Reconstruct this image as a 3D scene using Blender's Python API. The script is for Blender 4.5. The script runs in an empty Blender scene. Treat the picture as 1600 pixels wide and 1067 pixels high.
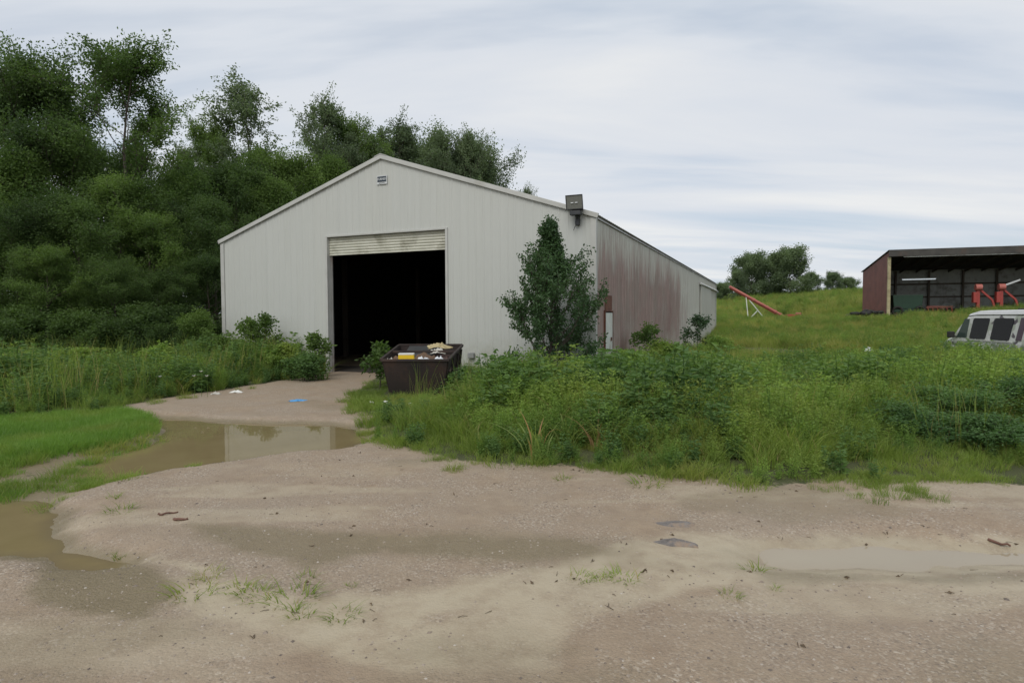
import bpy, math, random
import numpy as np
from mathutils import Vector, Matrix

C = bpy.context.scene.collection
R_ = math.radians
rng = np.random.default_rng(11)
random.seed(11)

# ------------------------------------------------------------ camera, world, sun, exposure
EYE, F_PX, PITCH, ROLL = 1.70, 961.9, 0.0389, -0.0049      # metres, pixels at 1600 wide, radians
cam_d = bpy.data.cameras.new('camera'); cam = bpy.data.objects.new('camera', cam_d); C.objects.link(cam)
cam_d.sensor_width = 36; cam_d.lens = 36 * F_PX / 1600; cam_d.clip_end = 6000; cam_d.clip_start = .05
cam.matrix_world = Matrix.Translation((0, 0, EYE)) @ Matrix.Rotation(math.pi / 2 - PITCH, 4, 'X') @ Matrix.Rotation(ROLL, 4, 'Z')
bpy.context.scene.camera = cam
SUN_EL, SUN_AZ = R_(48), R_(200)          # azimuth clockwise from +Y: behind the camera, a little left
world = bpy.data.worlds.new('World'); bpy.context.scene.world = world; world.use_nodes = True
wn, wl = world.node_tree.nodes, world.node_tree.links
wn.clear()
def N(nodes, typ, **kw):
    n = nodes.new(typ)
    for k, v in kw.items():
        if k.startswith('i_'):
            n.inputs[k[2:].replace('_', ' ')].default_value = v
        else: setattr(n, k, v)
    return n
def build_sky():
    sky = N(wn, 'ShaderNodeTexSky', sky_type='NISHITA', sun_disc=False, sun_elevation=SUN_EL, sun_rotation=SUN_AZ, dust_density=2.0)
    tc = wn.new('ShaderNodeTexCoord'); sep = wn.new('ShaderNodeSeparateXYZ'); wl.new(tc.outputs['Generated'], sep.inputs[0])
    zc = N(wn, 'ShaderNodeMath', operation='MAXIMUM'); wl.new(sep.outputs['Z'], zc.inputs[0]); zc.inputs[1].default_value = 0.0
    za = N(wn, 'ShaderNodeMath', operation='ADD'); wl.new(zc.outputs[0], za.inputs[0]); za.inputs[1].default_value = .16
    dx = N(wn, 'ShaderNodeMath', operation='DIVIDE'); wl.new(sep.outputs['X'], dx.inputs[0]); wl.new(za.outputs[0], dx.inputs[1])
    dy = N(wn, 'ShaderNodeMath', operation='DIVIDE'); wl.new(sep.outputs['Y'], dy.inputs[0]); wl.new(za.outputs[0], dy.inputs[1])
    cb = wn.new('ShaderNodeCombineXYZ'); wl.new(dx.outputs[0], cb.inputs[0]); wl.new(dy.outputs[0], cb.inputs[1])
    mp = N(wn, 'ShaderNodeMapping'); wl.new(cb.outputs[0], mp.inputs[0])
    mp.inputs['Rotation'].default_value = (0, 0, R_(64)); mp.inputs['Scale'].default_value = (.42, 1.7, 1); mp.inputs['Location'].default_value = (3.1, 1.35, 0)
    n1 = N(wn, 'ShaderNodeTexNoise', i_Scale=1.0, i_Detail=6.0, i_Roughness=.52, i_Distortion=.35); wl.new(mp.outputs[0], n1.inputs['Vector'])
    mp2 = N(wn, 'ShaderNodeMapping'); wl.new(cb.outputs[0], mp2.inputs[0]); mp2.inputs['Scale'].default_value = (.5, .5, 1); mp2.inputs['Location'].default_value = (1.2, 7.7, 0)
    n2 = N(wn, 'ShaderNodeTexNoise', i_Scale=1.0, i_Detail=3.0, i_Roughness=.45); wl.new(mp2.outputs[0], n2.inputs['Vector'])
    # cloud brightness and thickness
    ramp = wn.new('ShaderNodeValToRGB'); wl.new(n1.outputs['Fac'], ramp.inputs[0])
    e = ramp.color_ramp.elements; e[0].position = .38; e[0].color = (4.6, 5.3, 6.1, 1); e[1].position = .61; e[1].color = (7.2, 7.2, 7.05, 1)
    m = ramp.color_ramp.elements.new(.5); m.color = (5.75, 6.1, 6.55, 1)
    thick = N(wn, 'ShaderNodeMapRange', i_From_Min=.30, i_From_Max=.48, i_To_Min=.62, i_To_Max=.97); wl.new(n1.outputs['Fac'], thick.inputs['Value'])
    sf_ = N(wn, 'ShaderNodeMapRange', i_From_Min=.35, i_From_Max=.62, i_To_Min=.0, i_To_Max=.7); wl.new(n2.outputs['Fac'], sf_.inputs['Value'])
    soft = N(wn, 'ShaderNodeMix', data_type='RGBA'); wl.new(sf_.outputs[0], soft.inputs[0])
    wl.new(ramp.outputs[0], soft.inputs[6]); soft.inputs[7].default_value = (5.8, 6.05, 6.5, 1)
    mx = N(wn, 'ShaderNodeMix', data_type='RGBA'); wl.new(thick.outputs[0], mx.inputs[0]); wl.new(sky.outputs[0], mx.inputs[6]); wl.new(soft.outputs[2], mx.inputs[7])
    bg = N(wn, 'ShaderNodeBackground', i_Strength=.1); wl.new(mx.outputs[2], bg.inputs[0])
    out = wn.new('ShaderNodeOutputWorld'); wl.new(bg.outputs[0], out.inputs[0])
build_sky()
sun_d = bpy.data.lights.new('sun', 'SUN'); sun_d.energy = 1.4; sun_d.angle = R_(35); sun_d.color = (1, .96, .9)
sun = bpy.data.objects.new('sun', sun_d); C.objects.link(sun)
sdir = Vector((math.sin(SUN_AZ) * math.cos(SUN_EL), math.cos(SUN_AZ) * math.cos(SUN_EL), math.sin(SUN_EL)))
sun.rotation_euler = sdir.to_track_quat('Z', 'Y').to_euler(); sun.location = sdir * 50
vs = bpy.context.scene.view_settings
vs.view_transform = 'Standard'; vs.look = 'None'; vs.gamma = 1; vs.exposure = 0.32; vs.use_curve_mapping = False
cy = bpy.context.scene.cycles; cy.max_bounces = 6; cy.diffuse_bounces = 3; cy.glossy_bounces = 3; cy.transmission_bounces = 4; cy.transparent_max_bounces = 4

# ------------------------------------------------------------ picture <-> place
_c, _s = math.cos(PITCH), math.sin(PITCH); _cr, _sr = math.cos(ROLL), math.sin(ROLL)
def ray(u, v):
    X, Y = u - 800, v - 533.5
    x = X * _cr + Y * _sr; y = -(-X * _sr + Y * _cr)
    x /= F_PX; y /= F_PX
    return np.array((x, _c + y * _s, y * _c - _s))
def at_z(u, v, z=0.0):
    d = ray(u, v); t = (z - EYE) / d[2]; return (d[0] * t, d[1] * t)
def at_y(u, v, Y):
    d = ray(u, v); t = Y / d[1]; return (d[0] * t, Y, EYE + d[2] * t)
def poly(px, z=0.0): return np.array([at_z(u, v, z) for u, v in px])
def sdf(P, poly_):
    """signed distance, negative inside"""
    x, y = P[..., 0], P[..., 1]; d = np.full(x.shape, 1e9); ins = np.zeros(x.shape, bool); n = len(poly_)
    for i in range(n):
        a, b = poly_[i], poly_[(i + 1) % n]; e = b - a
        wx, wy = x - a[0], y - a[1]; t = np.clip((wx * e[0] + wy * e[1]) / max(e @ e, 1e-12), 0, 1)
        d = np.minimum(d, np.hypot(wx - e[0] * t, wy - e[1] * t))
        c = (a[1] > y) != (b[1] > y)
        with np.errstate(divide='ignore', invalid='ignore'):
            ins ^= c & (x < (b[0] - a[0]) * (y - a[1]) / (b[1] - a[1] + 1e-30) + a[0])
    return np.where(ins, -d, d)
def sm(x, a, b):
    t = np.clip((x - a) / (b - a), 0, 1); return t * t * (3 - 2 * t)
_perm = np.random.default_rng(5).random((256, 256))
def vnoise(x, y):
    xi, yi = np.floor(x).astype(int), np.floor(y).astype(int); fx, fy = x - xi, y - yi
    fx, fy = fx * fx * (3 - 2 * fx), fy * fy * (3 - 2 * fy)
    g = lambda i, j: _perm[(i) % 256, (j) % 256]
    return (g(xi, yi) * (1 - fx) + g(xi + 1, yi) * fx) * (1 - fy) + (g(xi, yi + 1) * (1 - fx) + g(xi + 1, yi + 1) * fx) * fy
def fbm(x, y, o=4):
    s = 0; a = .5
    for k in range(o): s = s + a * vnoise(x * 2 ** k + 17.3 * k, y * 2 ** k + 9.1 * k); a *= .5
    return s / (1 - .5 ** o) - .5
# outlines on the ground
P_MAIN = poly([(232, 652), (300, 657), (350, 662), (480, 662), (545, 667), (575, 690), (530, 703), (440, 708), (352, 724), (250, 738), (180, 748), (150, 735), (200, 712), (260, 692), (250, 670)])
P_LEFT = poly([(-120, 798), (60, 797), (98, 806), (90, 838), (130, 866), (205, 886), (150, 889), (90, 878), (0, 869), (-120, 862)])
P_RIGHT = poly([(1180, 862), (1340, 850), (1470, 856), (1700, 862), (1700, 886), (1500, 890), (1400, 897), (1290, 892), (1200, 882)])
S_RIGHT = poly([(960, 872), (1080, 850), (1250, 842), (1600, 850), (1700, 900), (1400, 925), (1180, 912), (1000, 905), (850, 960), (560, 1000), (420, 960), (640, 940), (880, 895)])
S_FOOT = poly([(250, 915), (420, 940), (560, 975), (800, 1010), (860, 1067), (620, 1080), (420, 1020), (300, 985)])
S_TRACK = poly([(10, 838), (120, 860), (240, 882), (340, 905), (335, 918), (230, 900), (110, 878), (0, 852)])
S_LOW = poly([(700, 985), (1000, 900), (1300, 903), (1700, 925), (1700, 965), (1350, 940), (1100, 935), (920, 985), (830, 1075), (640, 1080)])
W_LOW = poly([(1180, 905), (1420, 915), (1700, 900), (1700, 930), (1450, 935), (1200, 925)])
W_LEFT = poly([(60, 880), (240, 890), (275, 930), (240, 1000), (120, 985), (30, 940)])
W_MID = poly([(300, 835), (430, 845), (560, 845), (900, 852), (960, 880), (820, 905), (600, 885), (480, 905), (360, 880)])
W_MARSH = poly([(-200, 735), (60, 725), (240, 690), (280, 672), (360, 668), (300, 735), (150, 765), (70, 796), (-200, 806)])
G_RIGHT = np.vstack([poly([(640, 578), (600, 590), (566, 612), (548, 640), (590, 668), (572, 690), (640, 712), (720, 728), (800, 735), (870, 738), (960, 745), (1040, 757), (1130, 764), (1200, 772), (1400, 762), (1600, 768), (2300, 790)]), [[160, 5.0], [400, 400], [-20, 400], [20, 60], [6, 25]]])
G_LEFT = np.vstack([poly([(540, 584), (450, 601), (370, 614), (300, 624), (200, 640), (170, 652), (0, 664), (-400, 690)]), [[-60, 8], [-400, 400], [20, 400], [0, 30], [-3, 18]]])
G_TURF = poly([(-500, 688), (0, 662), (170, 650), (218, 652), (240, 672), (215, 694), (130, 710), (0, 735), (-300, 785)])
BARN_YAW, BX, BY, BW, BS = 0.4007, 2.0145, 14.9126, 12.19, 34.05
BARN = np.array([[BX, BY], [BX - BW * math.cos(BARN_YAW), BY + BW * math.sin(BARN_YAW)], [0, 0], [0, 0]])
BARN[3] = BARN[0] + BS * np.array((math.sin(BARN_YAW), math.cos(BARN_YAW))); BARN[2] = BARN[1] + BS * np.array((math.sin(BARN_YAW), math.cos(BARN_YAW)))
def height(x, y):
    x = np.asarray(x, float); y = np.asarray(y, float); P = np.stack([x, y], -1)
    s = y * .6 + x * .8
    h = np.interp(s, [0, 16, 25, 32, 39, 51, 57, 97, 125, 260, 3000], [.075, .10, -.13, -.03, .3, 1.62, 1.95, 5.1, 5.0, -4, -40])
    h = h + sm(y, 10, 15) * .04 * (s < 20)
    near = (np.abs(x) < 30) & (y < 30)
    h = h + .045 * fbm(x * .55, y * .55) + .022 * fbm(x * 2.1 + 5, y * 2.1)
    h = h + sm(np.hypot(x, y), 40, 90) * 1.2 * fbm(x * .03, y * .03)
    h = h + (.95 - h) * np.exp(-((x - 25) ** 2 / 49 + (y - 56.5) ** 2 / 90))
    nz = .35 * fbm(x * 1.3, y * 1.3) + .28 * fbm(x * 4.5, y * 4.5)
    for pl, dep in ((P_MAIN, .16), (P_LEFT, .165), (P_RIGHT, .115), (W_MARSH, .062)):
        d = sdf(P, pl) + nz * .6
        h = h - np.where(near, dep * sm(-d, -.35, .30), 0)
    g = np.minimum(sdf(P, G_RIGHT), sdf(P, G_LEFT))
    h = h + .07 * sm(-g, -.1, 1.2) * (y < 60)
    b = sdf(P, BARN); h = np.where(b < 1.0, h + (.12 - h) * sm(-b, -1.0, 0) * sm(-y, -26, -18), h)
    return h
def gz(x, y): return float(height(np.array([x]), np.array([y]))[0])
def on_ground(u, v):
    z = .08
    for _ in range(12):
        x, y = at_z(u, v, z); z = .5 * z + .5 * gz(x, y)
    return x, y, gz(x, y)

# ------------------------------------------------------------ material helpers
def mat(name):
    m = bpy.data.materials.new(name); m.use_nodes = True
    nt = m.node_tree; b = nt.nodes['Principled BSDF']; return m, nt.nodes, nt.links, b
def mixc(nodes, links, fac, a, b, blend='MIX'):
    n = nodes.new('ShaderNodeMix'); n.data_type = 'RGBA'; n.blend_type = blend
    for sock, val in ((0, fac), (6, a), (7, b)):
        if hasattr(val, 'is_linked') or hasattr(val, 'links'): links.new(val, n.inputs[sock])
        else: n.inputs[sock].default_value = val if sock == 0 else (*val, 1)
    return n.outputs[2]
def noise(nodes, links, vec, scale, detail=4, rough=.55, dist=0, out='Fac'):
    n = N(nodes, 'ShaderNodeTexNoise', i_Scale=scale, i_Detail=float(detail), i_Roughness=rough, i_Distortion=dist)
    if vec is not None: links.new(vec, n.inputs['Vector'])
    return n.outputs[out]
def mrange(nodes, links, v, a, b, c=0., d=1.):
    n = N(nodes, 'ShaderNodeMapRange', i_From_Min=a, i_From_Max=b, i_To_Min=c, i_To_Max=d); links.new(v, n.inputs['Value']); return n.outputs[0]
def mth(nodes, links, op, a, b):
    n = nodes.new('ShaderNodeMath'); n.operation = op
    for i, v in enumerate((a, b)):
        if isinstance(v, (int, float)): n.inputs[i].default_value = v
        else: links.new(v, n.inputs[i])
    return n.outputs[0]
def coords(nodes, links, kind='Object', scale=(1, 1, 1), rot=(0, 0, 0)):
    if kind == 'World': o = nodes.new('ShaderNodeNewGeometry').outputs['Position']
    else: o = nodes.new('ShaderNodeTexCoord').outputs[kind]
    m = nodes.new('ShaderNodeMapping'); links.new(o, m.inputs[0]); m.inputs['Scale'].default_value = scale; m.inputs['Rotation'].default_value = rot
    return m.outputs[0]
def bump(nodes, links, bsdf, h, strength=.3, dist=.01):
    n = N(nodes, 'ShaderNodeBump', i_Strength=strength, i_Distance=dist); links.new(h, n.inputs['Height']); links.new(n.outputs[0], bsdf.inputs['Normal'])
def worn(name, c1, c2, scale=3., rough=.6, metal=0., grime=None, gscale=1.2, gamt=(.45, .7), stretch=(1, 1, 1), bumps=.15):
    """two close colours, grime patches, fine relief"""
    m, n, l, b = mat(name)
    v = coords(n, l, 'Object', stretch)
    col = mixc(n, l, mrange(n, l, noise(n, l, v, scale, 6), .3, .7), c1, c2)
    if grime is not None:
        col = mixc(n, l, mrange(n, l, noise(n, l, v, gscale, 8, .65), gamt[0], gamt[1]), col, grime)
    l.new(col, b.inputs['Base Color']); b.inputs['Roughness'].default_value = rough; b.inputs['Metallic'].default_value = metal
    if bumps: bump(n, l, b, noise(n, l, v, scale * 9, 5), bumps, .01)
    return m
def leaf_mat(name, dark, light, accent=None, trans=.42, rough=.55, wscale=.35, patch=None):
    m, n, l, b = mat(name)
    at = N(n, 'ShaderNodeAttribute', attribute_name='tint')
    oi = n.new('ShaderNodeObjectInfo')
    w = noise(n, l, coords(n, l, 'World'), wscale, 3)
    f = mth(n, l, 'ADD', mth(n, l, 'MULTIPLY', at.outputs['Fac'], .55), mth(n, l, 'MULTIPLY', oi.outputs['Random'], .2))
    f = mth(n, l, 'ADD', f, mrange(n, l, w, .34, .66, -.26, .42))
    f = mrange(n, l, f, 0, 1)
    col = mixc(n, l, f, dark, light)
    if patch is not None:
        w2 = noise(n, l, coords(n, l, 'World', (1, 1, .3), (.3, 0, 1)), wscale * 1.7, 4, .6); col = mixc(n, l, mrange(n, l, w2, .50, .66, 0, .6), col, patch)
    if accent is not None:
        col = mixc(n, l, mrange(n, l, at.outputs['Fac'], .93, .97), col, accent)
    l.new(col, b.inputs['Base Color']); b.inputs['Roughness'].default_value = rough; b.inputs['Specular IOR Level'].default_value = .25
    tr = n.new('ShaderNodeBsdfTranslucent'); l.new(mixc(n, l, 1.0, col, (1.25, 1.35, .7), 'MULTIPLY'), tr.inputs[0])
    ms = n.new('ShaderNodeMixShader'); ms.inputs[0].default_value = trans
    l.new(b.outputs[0], ms.inputs[1]); l.new(tr.outputs[0], ms.inputs[2]); l.new(ms.outputs[0], n['Material Output'].inputs[0])
    return m

M = {}
M['leaf_dark'] = leaf_mat('leaf_dark', (.038, .070, .024), (.115, .185, .050))
M['leaf_mid'] = leaf_mat('leaf_mid', (.056, .105, .027), (.165, .250, .062))
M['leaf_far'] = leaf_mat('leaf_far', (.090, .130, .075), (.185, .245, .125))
M['leaf_pear'] = leaf_mat('leaf_pear', (.026, .060, .025), (.082, .148, .055), rough=.4, trans=.25)
M['grass_tall'] = leaf_mat('grass_tall', (.110, .175, .034), (.310, .390, .090), (.36, .30, .14), patch=(.34, .32, .10))
M['grass_field'] = leaf_mat('grass_field', (.140, .190, .042), (.340, .380, .100), (.36, .30, .14), wscale=.22, patch=(.38, .34, .12))
M['grass_turf'] = leaf_mat('grass_turf', (.110, .215, .040), (.240, .380, .075), patch=(.26, .30, .08), wscale=.5)
M['weed'] = leaf_mat('weed', (.085, .165, .038), (.270, .390, .085), wscale=.6, patch=(.29, .33, .08))
M['weed_dark'] = leaf_mat('weed_dark', (.065, .130, .044), (.175, .275, .085))
M['weed_shrub'] = leaf_mat('weed_shrub', (.055, .120, .044), (.155, .260, .088))
M['johnson'] = leaf_mat('johnson', (.150, .215, .060), (.300, .360, .120), (.36, .22, .10))
M['dry'] = leaf_mat('dry', (.22, .12, .06), (.36, .27, .13), trans=.2)
M['bark'] = worn('bark', (.055, .042, .032), (.10, .082, .066), 4, .9, stretch=(1, 1, .25), bumps=.5)

# ------------------------------------------------------------ object helpers
def tag(o, label=None, cat=None, group=None, kind=None):
    if label: o['label'] = label
    if cat: o['category'] = cat
    if group: o['group'] = group
    if kind: o['kind'] = kind
    return o
def empty(name, loc=(0, 0, 0), rz=0.0, label=None, cat=None, group=None):
    o = bpy.data.objects.new(name, None); C.objects.link(o); o.location = loc; o.rotation_euler = (0, 0, rz); o.empty_display_size = .2
    return tag(o, label, cat, group)
def copy_tree(o, parent=None):
    c = o.copy(); C.objects.link(c); c.parent = parent
    for ch in list(o.children): copy_tree(ch, c)
    return c
class G:
    """geometry collector: arrays of vertices, n-gons, per-face material and tint"""
    def __init__(s): s.v = []; s.n = 0; s.f = []; s.mi = []; s.t = []; s.sm = []
    def add(s, V, Fc, mi=0, tint=None, smooth=False):
        V = np.asarray(V, float).reshape(-1, 3); s.v.append(V)
        if isinstance(Fc, np.ndarray):
            s.f.append(Fc + s.n); k = len(Fc)
        else:
            for f in Fc: s.f.append(np.array([f]) + s.n)
            k = len(Fc)
        s.mi.append(np.full(k, mi)); s.t.append(np.full(k, .5) if tint is None else np.asarray(tint, float)); s.sm.append(np.full(k, smooth)); s.n += len(V)
    def box(s, a, b, mi=0):
        x0, y0, z0 = a; x1, y1, z1 = b
        s.add([(x0, y0, z0), (x1, y0, z0), (x1, y1, z0), (x0, y1, z0), (x0, y0, z1), (x1, y0, z1), (x1, y1, z1), (x0, y1, z1)],
              np.array([(0, 3, 2, 1), (4, 5, 6, 7), (0, 1, 5, 4), (1, 2, 6, 5), (2, 3, 7, 6), (3, 0, 4, 7)]), mi)
        return s
    def prism(s, pts2, y0, y1, mi=0, axis='y'):
        """polygon in x-z extruded along y (or in y-z along x, or x-y along z)"""
        n = len(pts2); V = []
        for yy in (y0, y1):
            for a, b in pts2: V.append((a, yy, b) if axis == 'y' else (yy, a, b) if axis == 'x' else (a, b, yy))
        s.add(V, [list(range(n)), list(range(2 * n - 1, n - 1, -1))] + [[i, i + n, (i + 1) % n + n, (i + 1) % n] for i in range(n)], mi); return s
    def tube(s, pts, rad, n=8, mi=0, caps=True, smooth=True, tint=None):
        pts = np.asarray(pts, float); k = len(pts); rad = np.broadcast_to(np.asarray(rad, float), (k,))
        d = np.gradient(pts, axis=0); d /= np.linalg.norm(d, axis=1)[:, None] + 1e-9
        ref = np.where(np.abs(d[:, 2:3]) > .9, np.array([[1., 0, 0]]), np.array([[0, 0, 1.]]))
        a = np.cross(d, ref); a /= np.linalg.norm(a, axis=1)[:, None] + 1e-9; b = np.cross(d, a)
        th = np.linspace(0, 2 * math.pi, n, endpoint=False)
        V = pts[:, None] + rad[:, None, None] * (np.cos(th)[None, :, None] * a[:, None] + np.sin(th)[None, :, None] * b[:, None])
        i = np.arange(k - 1)[:, None] * n; j = np.arange(n)[None]; j2 = (j + 1) % n
        Fq = np.stack([i + j, i + j2, i + n + j2, i + n + j], -1).reshape(-1, 4)
        s.add(V, Fq, mi, smooth=smooth, tint=None if tint is None else np.full(len(Fq), tint))
        if caps: s.add(V[0], [list(range(n))], mi); s.add(V[-1], [list(range(n - 1, -1, -1))], mi)
        return s
    def leaves(s, p, d, L, w, tint, mi=0, fold=.15, r=None):
        """rhombic leaf faces, base p, direction d"""
        r = r or rng; n = len(p); d = d / (np.linalg.norm(d, axis=1)[:, None] + 1e-9)
        q = r.normal(size=(n, 3)); q[:, 2] *= .45; sd = np.cross(d, q); sd /= np.linalg.norm(sd, axis=1)[:, None] + 1e-9
        nn = np.cross(d, sd); L = np.broadcast_to(L, (n,))[:, None]; w = np.broadcast_to(w, (n,))[:, None]
        V = np.stack([p, p + d * L * .45 + sd * w * .5 + nn * L * fold * .4, p + d * L - nn * L * fold * .5, p + d * L * .45 - sd * w * .5 + nn * L * fold * .4], 1)
        s.add(V, np.arange(4 * n).reshape(n, 4), mi, tint); return s
    def mesh(s, name, mats):
        me = bpy.data.meshes.new(name); V = np.concatenate(s.v) if s.v else np.zeros((0, 3))
        tot = np.concatenate([np.full(len(f), f.shape[1]) for f in s.f]) if s.f else np.zeros(0, int)
        idx = np.concatenate([f.ravel() for f in s.f]) if s.f else np.zeros(0, int)
        me.vertices.add(len(V)); me.vertices.foreach_set('co', V.astype(np.float32).ravel())
        me.loops.add(len(idx)); me.loops.foreach_set('vertex_index', idx.astype(np.int32))
        me.polygons.add(len(tot)); me.polygons.foreach_set('loop_start', np.concatenate([[0], np.cumsum(tot)[:-1]]).astype(np.int32))
        me.polygons.foreach_set('loop_total', tot.astype(np.int32))
        me.polygons.foreach_set('material_index', np.concatenate(s.mi).astype(np.int32))
        me.polygons.foreach_set('use_smooth', np.concatenate(s.sm))
        at = me.attributes.new('tint', 'FLOAT', 'FACE'); at.data.foreach_set('value', np.concatenate(s.t).astype(np.float32))
        me.update(calc_edges=True); me.validate()
        for m in mats: me.materials.append(m)
        return me
    def obj(s, name, mats, parent=None, loc=(0, 0, 0), rz=0.0, bevel=0):
        if not isinstance(mats, (list, tuple)): mats = [mats]
        o = bpy.data.objects.new(name, s.mesh(name, mats)); C.objects.link(o); o.parent = parent; o.location = loc; o.rotation_euler = (0, 0, rz)
        if bevel:
            b = o.modifiers.new('bevel', 'BEVEL'); b.width = bevel; b.segments = 2; b.limit_method = 'ANGLE'
        return o

# ------------------------------------------------------------ ground
def grid_axis(dense0, dense1, step, lo, hi, grow=1.07):
    a = list(np.arange(dense0, dense1, step)); s = step; x = a[-1]
    while x < hi: s *= grow; x += s; a.append(x)
    s = step; x = a[0]; b = []
    while x > lo: s *= grow; x -= s; b.append(x)
    return np.array(b[::-1] + a)
def ground():
    xs = grid_axis(-8.5, 8.5, .055, -1500, 1500); ys = grid_axis(1.2, 11.5, .05, -400, 2500)
    X, Y = np.meshgrid(xs, ys); P = np.stack([X, Y], -1)
    Z = height(X, Y)
    nx, ny = len(xs), len(ys)
    i = (np.arange(ny - 1)[:, None] * nx + np.arange(nx - 1)[None]).ravel()
    Fq = np.stack([i, i + 1, i + nx + 1, i + nx], -1)
    g = G(); g.add(np.stack([X, Y, Z], -1), Fq, smooth=True)
    m, n, l, b = mat('wet_gravel_ground')
    vc = N(n, 'ShaderNodeAttribute', attribute_name='cover'); sep = n.new('ShaderNodeSeparateColor'); l.new(vc.outputs['Color'], sep.inputs[0])
    grassm, silt, wet = sep.outputs[0], sep.outputs[1], sep.outputs[2]
    v = coords(n, l, 'World')
    big = noise(n, l, v, .7, 5); med = noise(n, l, v, 5, 6, .6); fine = noise(n, l, v, 60, 4, .65)
    vo = N(n, 'ShaderNodeTexVoronoi', i_Scale=75.0); l.new(v, vo.inputs['Vector'])
    vo2 = N(n, 'ShaderNodeTexVoronoi', i_Scale=28.0); l.new(v, vo2.inputs['Vector'])
    stone = mixc(n, l, mrange(n, l, fine, .3, .7), (.215, .157, .108), (.36, .28, .20))
    cellr = n.new('ShaderNodeSeparateColor'); l.new(vo.outputs['Color'], cellr.inputs[0])
    stone = mixc(n, l, mrange(n, l, cellr.outputs[0], .72, 1.0, 0, .85), stone, (.50, .44, .36))
    stone = mixc(n, l, mrange(n, l, cellr.outputs[1], .75, 1.0, 0, .8), stone, (.11, .085, .065))
    mud = mixc(n, l, mrange(n, l, med, .35, .65), (.248, .180, .120), (.318, .240, .162))
    grav = mixc(n, l, mrange(n, l, noise(n, l, v, 1.6, 7, .7), .40, .60), mud, stone)
    grav = mixc(n, l, mrange(n, l, big, .35, .7, 0, .5), grav, (.285, .235, .18))
    siltc = mixc(n, l, med, (.35, .285, .185), (.42, .365, .27))
    sm_ = mth(n, l, 'MULTIPLY', silt, mrange(n, l, med, .3, .55, .35, 1))
    col = mixc(n, l, sm_, grav, siltc)
    wetc = mixc(n, l, med, (.148, .115, .060), (.205, .162, .092))
    col = mixc(n, l, mth(n, l, 'MULTIPLY', wet, .9), col, wetc)
    soil = mixc(n, l, med, (.035, .042, .014), (.07, .078, .025))
    gm = mth(n, l, 'ADD', grassm, mrange(n, l, noise(n, l, v, 9, 5, .7), .3, .7, -.28, .28)); gm = mrange(n, l, gm, .4, .62)
    col = mixc(n, l, gm, col, soil); l.new(col, b.inputs['Base Color'])
    rg = mrange(n, l, wet, 0, 1, .72, .45); rg = mth(n, l, 'SUBTRACT', rg, mth(n, l, 'MULTIPLY', silt, .16)); rg = mth(n, l, 'ADD', rg, mth(n, l, 'MULTIPLY', gm, .4)); l.new(rg, b.inputs['Roughness'])
    hh = mth(n, l, 'ADD', mth(n, l, 'MULTIPLY', mth(n, l, 'SUBTRACT', 1, vo.outputs['Distance']), .5), mth(n, l, 'MULTIPLY', fine, .8))
    hh = mth(n, l, 'ADD', hh, mth(n, l, 'MULTIPLY', mth(n, l, 'SUBTRACT', 1, vo2.outputs['Distance']), .5))
    bn = N(n, 'ShaderNodeBump', i_Distance=.012); l.new(hh, bn.inputs['Height']); l.new(bn.outputs[0], b.inputs['Normal'])
    st = mth(n, l, 'SUBTRACT', .75, mth(n, l, 'MULTIPLY', silt, .45)); l.new(st, bn.inputs['Strength'])
    o = g.obj('ground', m); tag(o, 'wet tan gravel yard running into the grassy field', kind='structure')
    nz = fbm(X * 1.6, Y * 1.6) * .7; nz2 = fbm(X * .9 + 30, Y * 2.2) * 1.0
    gr = np.minimum(np.minimum(sdf(P, G_RIGHT), sdf(P, G_LEFT)), sdf(P, G_TURF))
    a0 = sm(-(gr + nz * .35), -.18, .22)
    a0 = np.maximum(a0, .30 * sm(-(sdf(P, W_MARSH) + nz * .5), -.15, .3)); a0 = np.where(Y < 1.0, 0, a0); a0[(sdf(P, BARN) < .05)] = 0
    a0[(Y > 18) & (sdf(P, BARN) > 0)] = 1
    n3 = .16 * fbm(X * 2.2, Y * 2.2) + .09 * fbm(X * 9, Y * 9, 3)      # ragged stain edges
    st = lambda pl, w, k=1.: sm(-(sdf(P, pl) + k * (n3 + .12 * nz2)), -w, w)
    ruts = sm(fbm(X * .45 + 50, Y * 2.6 + 11), .06, .20) * sm(-Y, -7.5, -5.5)
    a1 = np.maximum.reduce([.95 * st(S_RIGHT, .10, 1.6), .95 * st(S_FOOT, .07), st(S_TRACK, .035, .6), .85 * st(S_LOW, .07), .5 * ruts])
    a2 = np.maximum.reduce([st(W_LEFT, .06), .85 * st(W_MID, .10, 1.4), .6 * st(W_LOW, .06), .95 * st(W_MARSH, .15), .4 * sm(fbm(X * .5 + 3, Y * 1.1 + 8), .08, .2) * (Y < 12), sm(.055 - Z, 0, .04) * (Y < 14) * np.where(X > .5, .25, 1)])
    col = np.stack([a0, a1, a2, np.ones_like(a0)], -1).reshape(-1, 4)
    ca = o.data.color_attributes.new('cover', 'FLOAT_COLOR', 'POINT'); ca.data.foreach_set('color', col.astype(np.float32).ravel())
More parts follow.
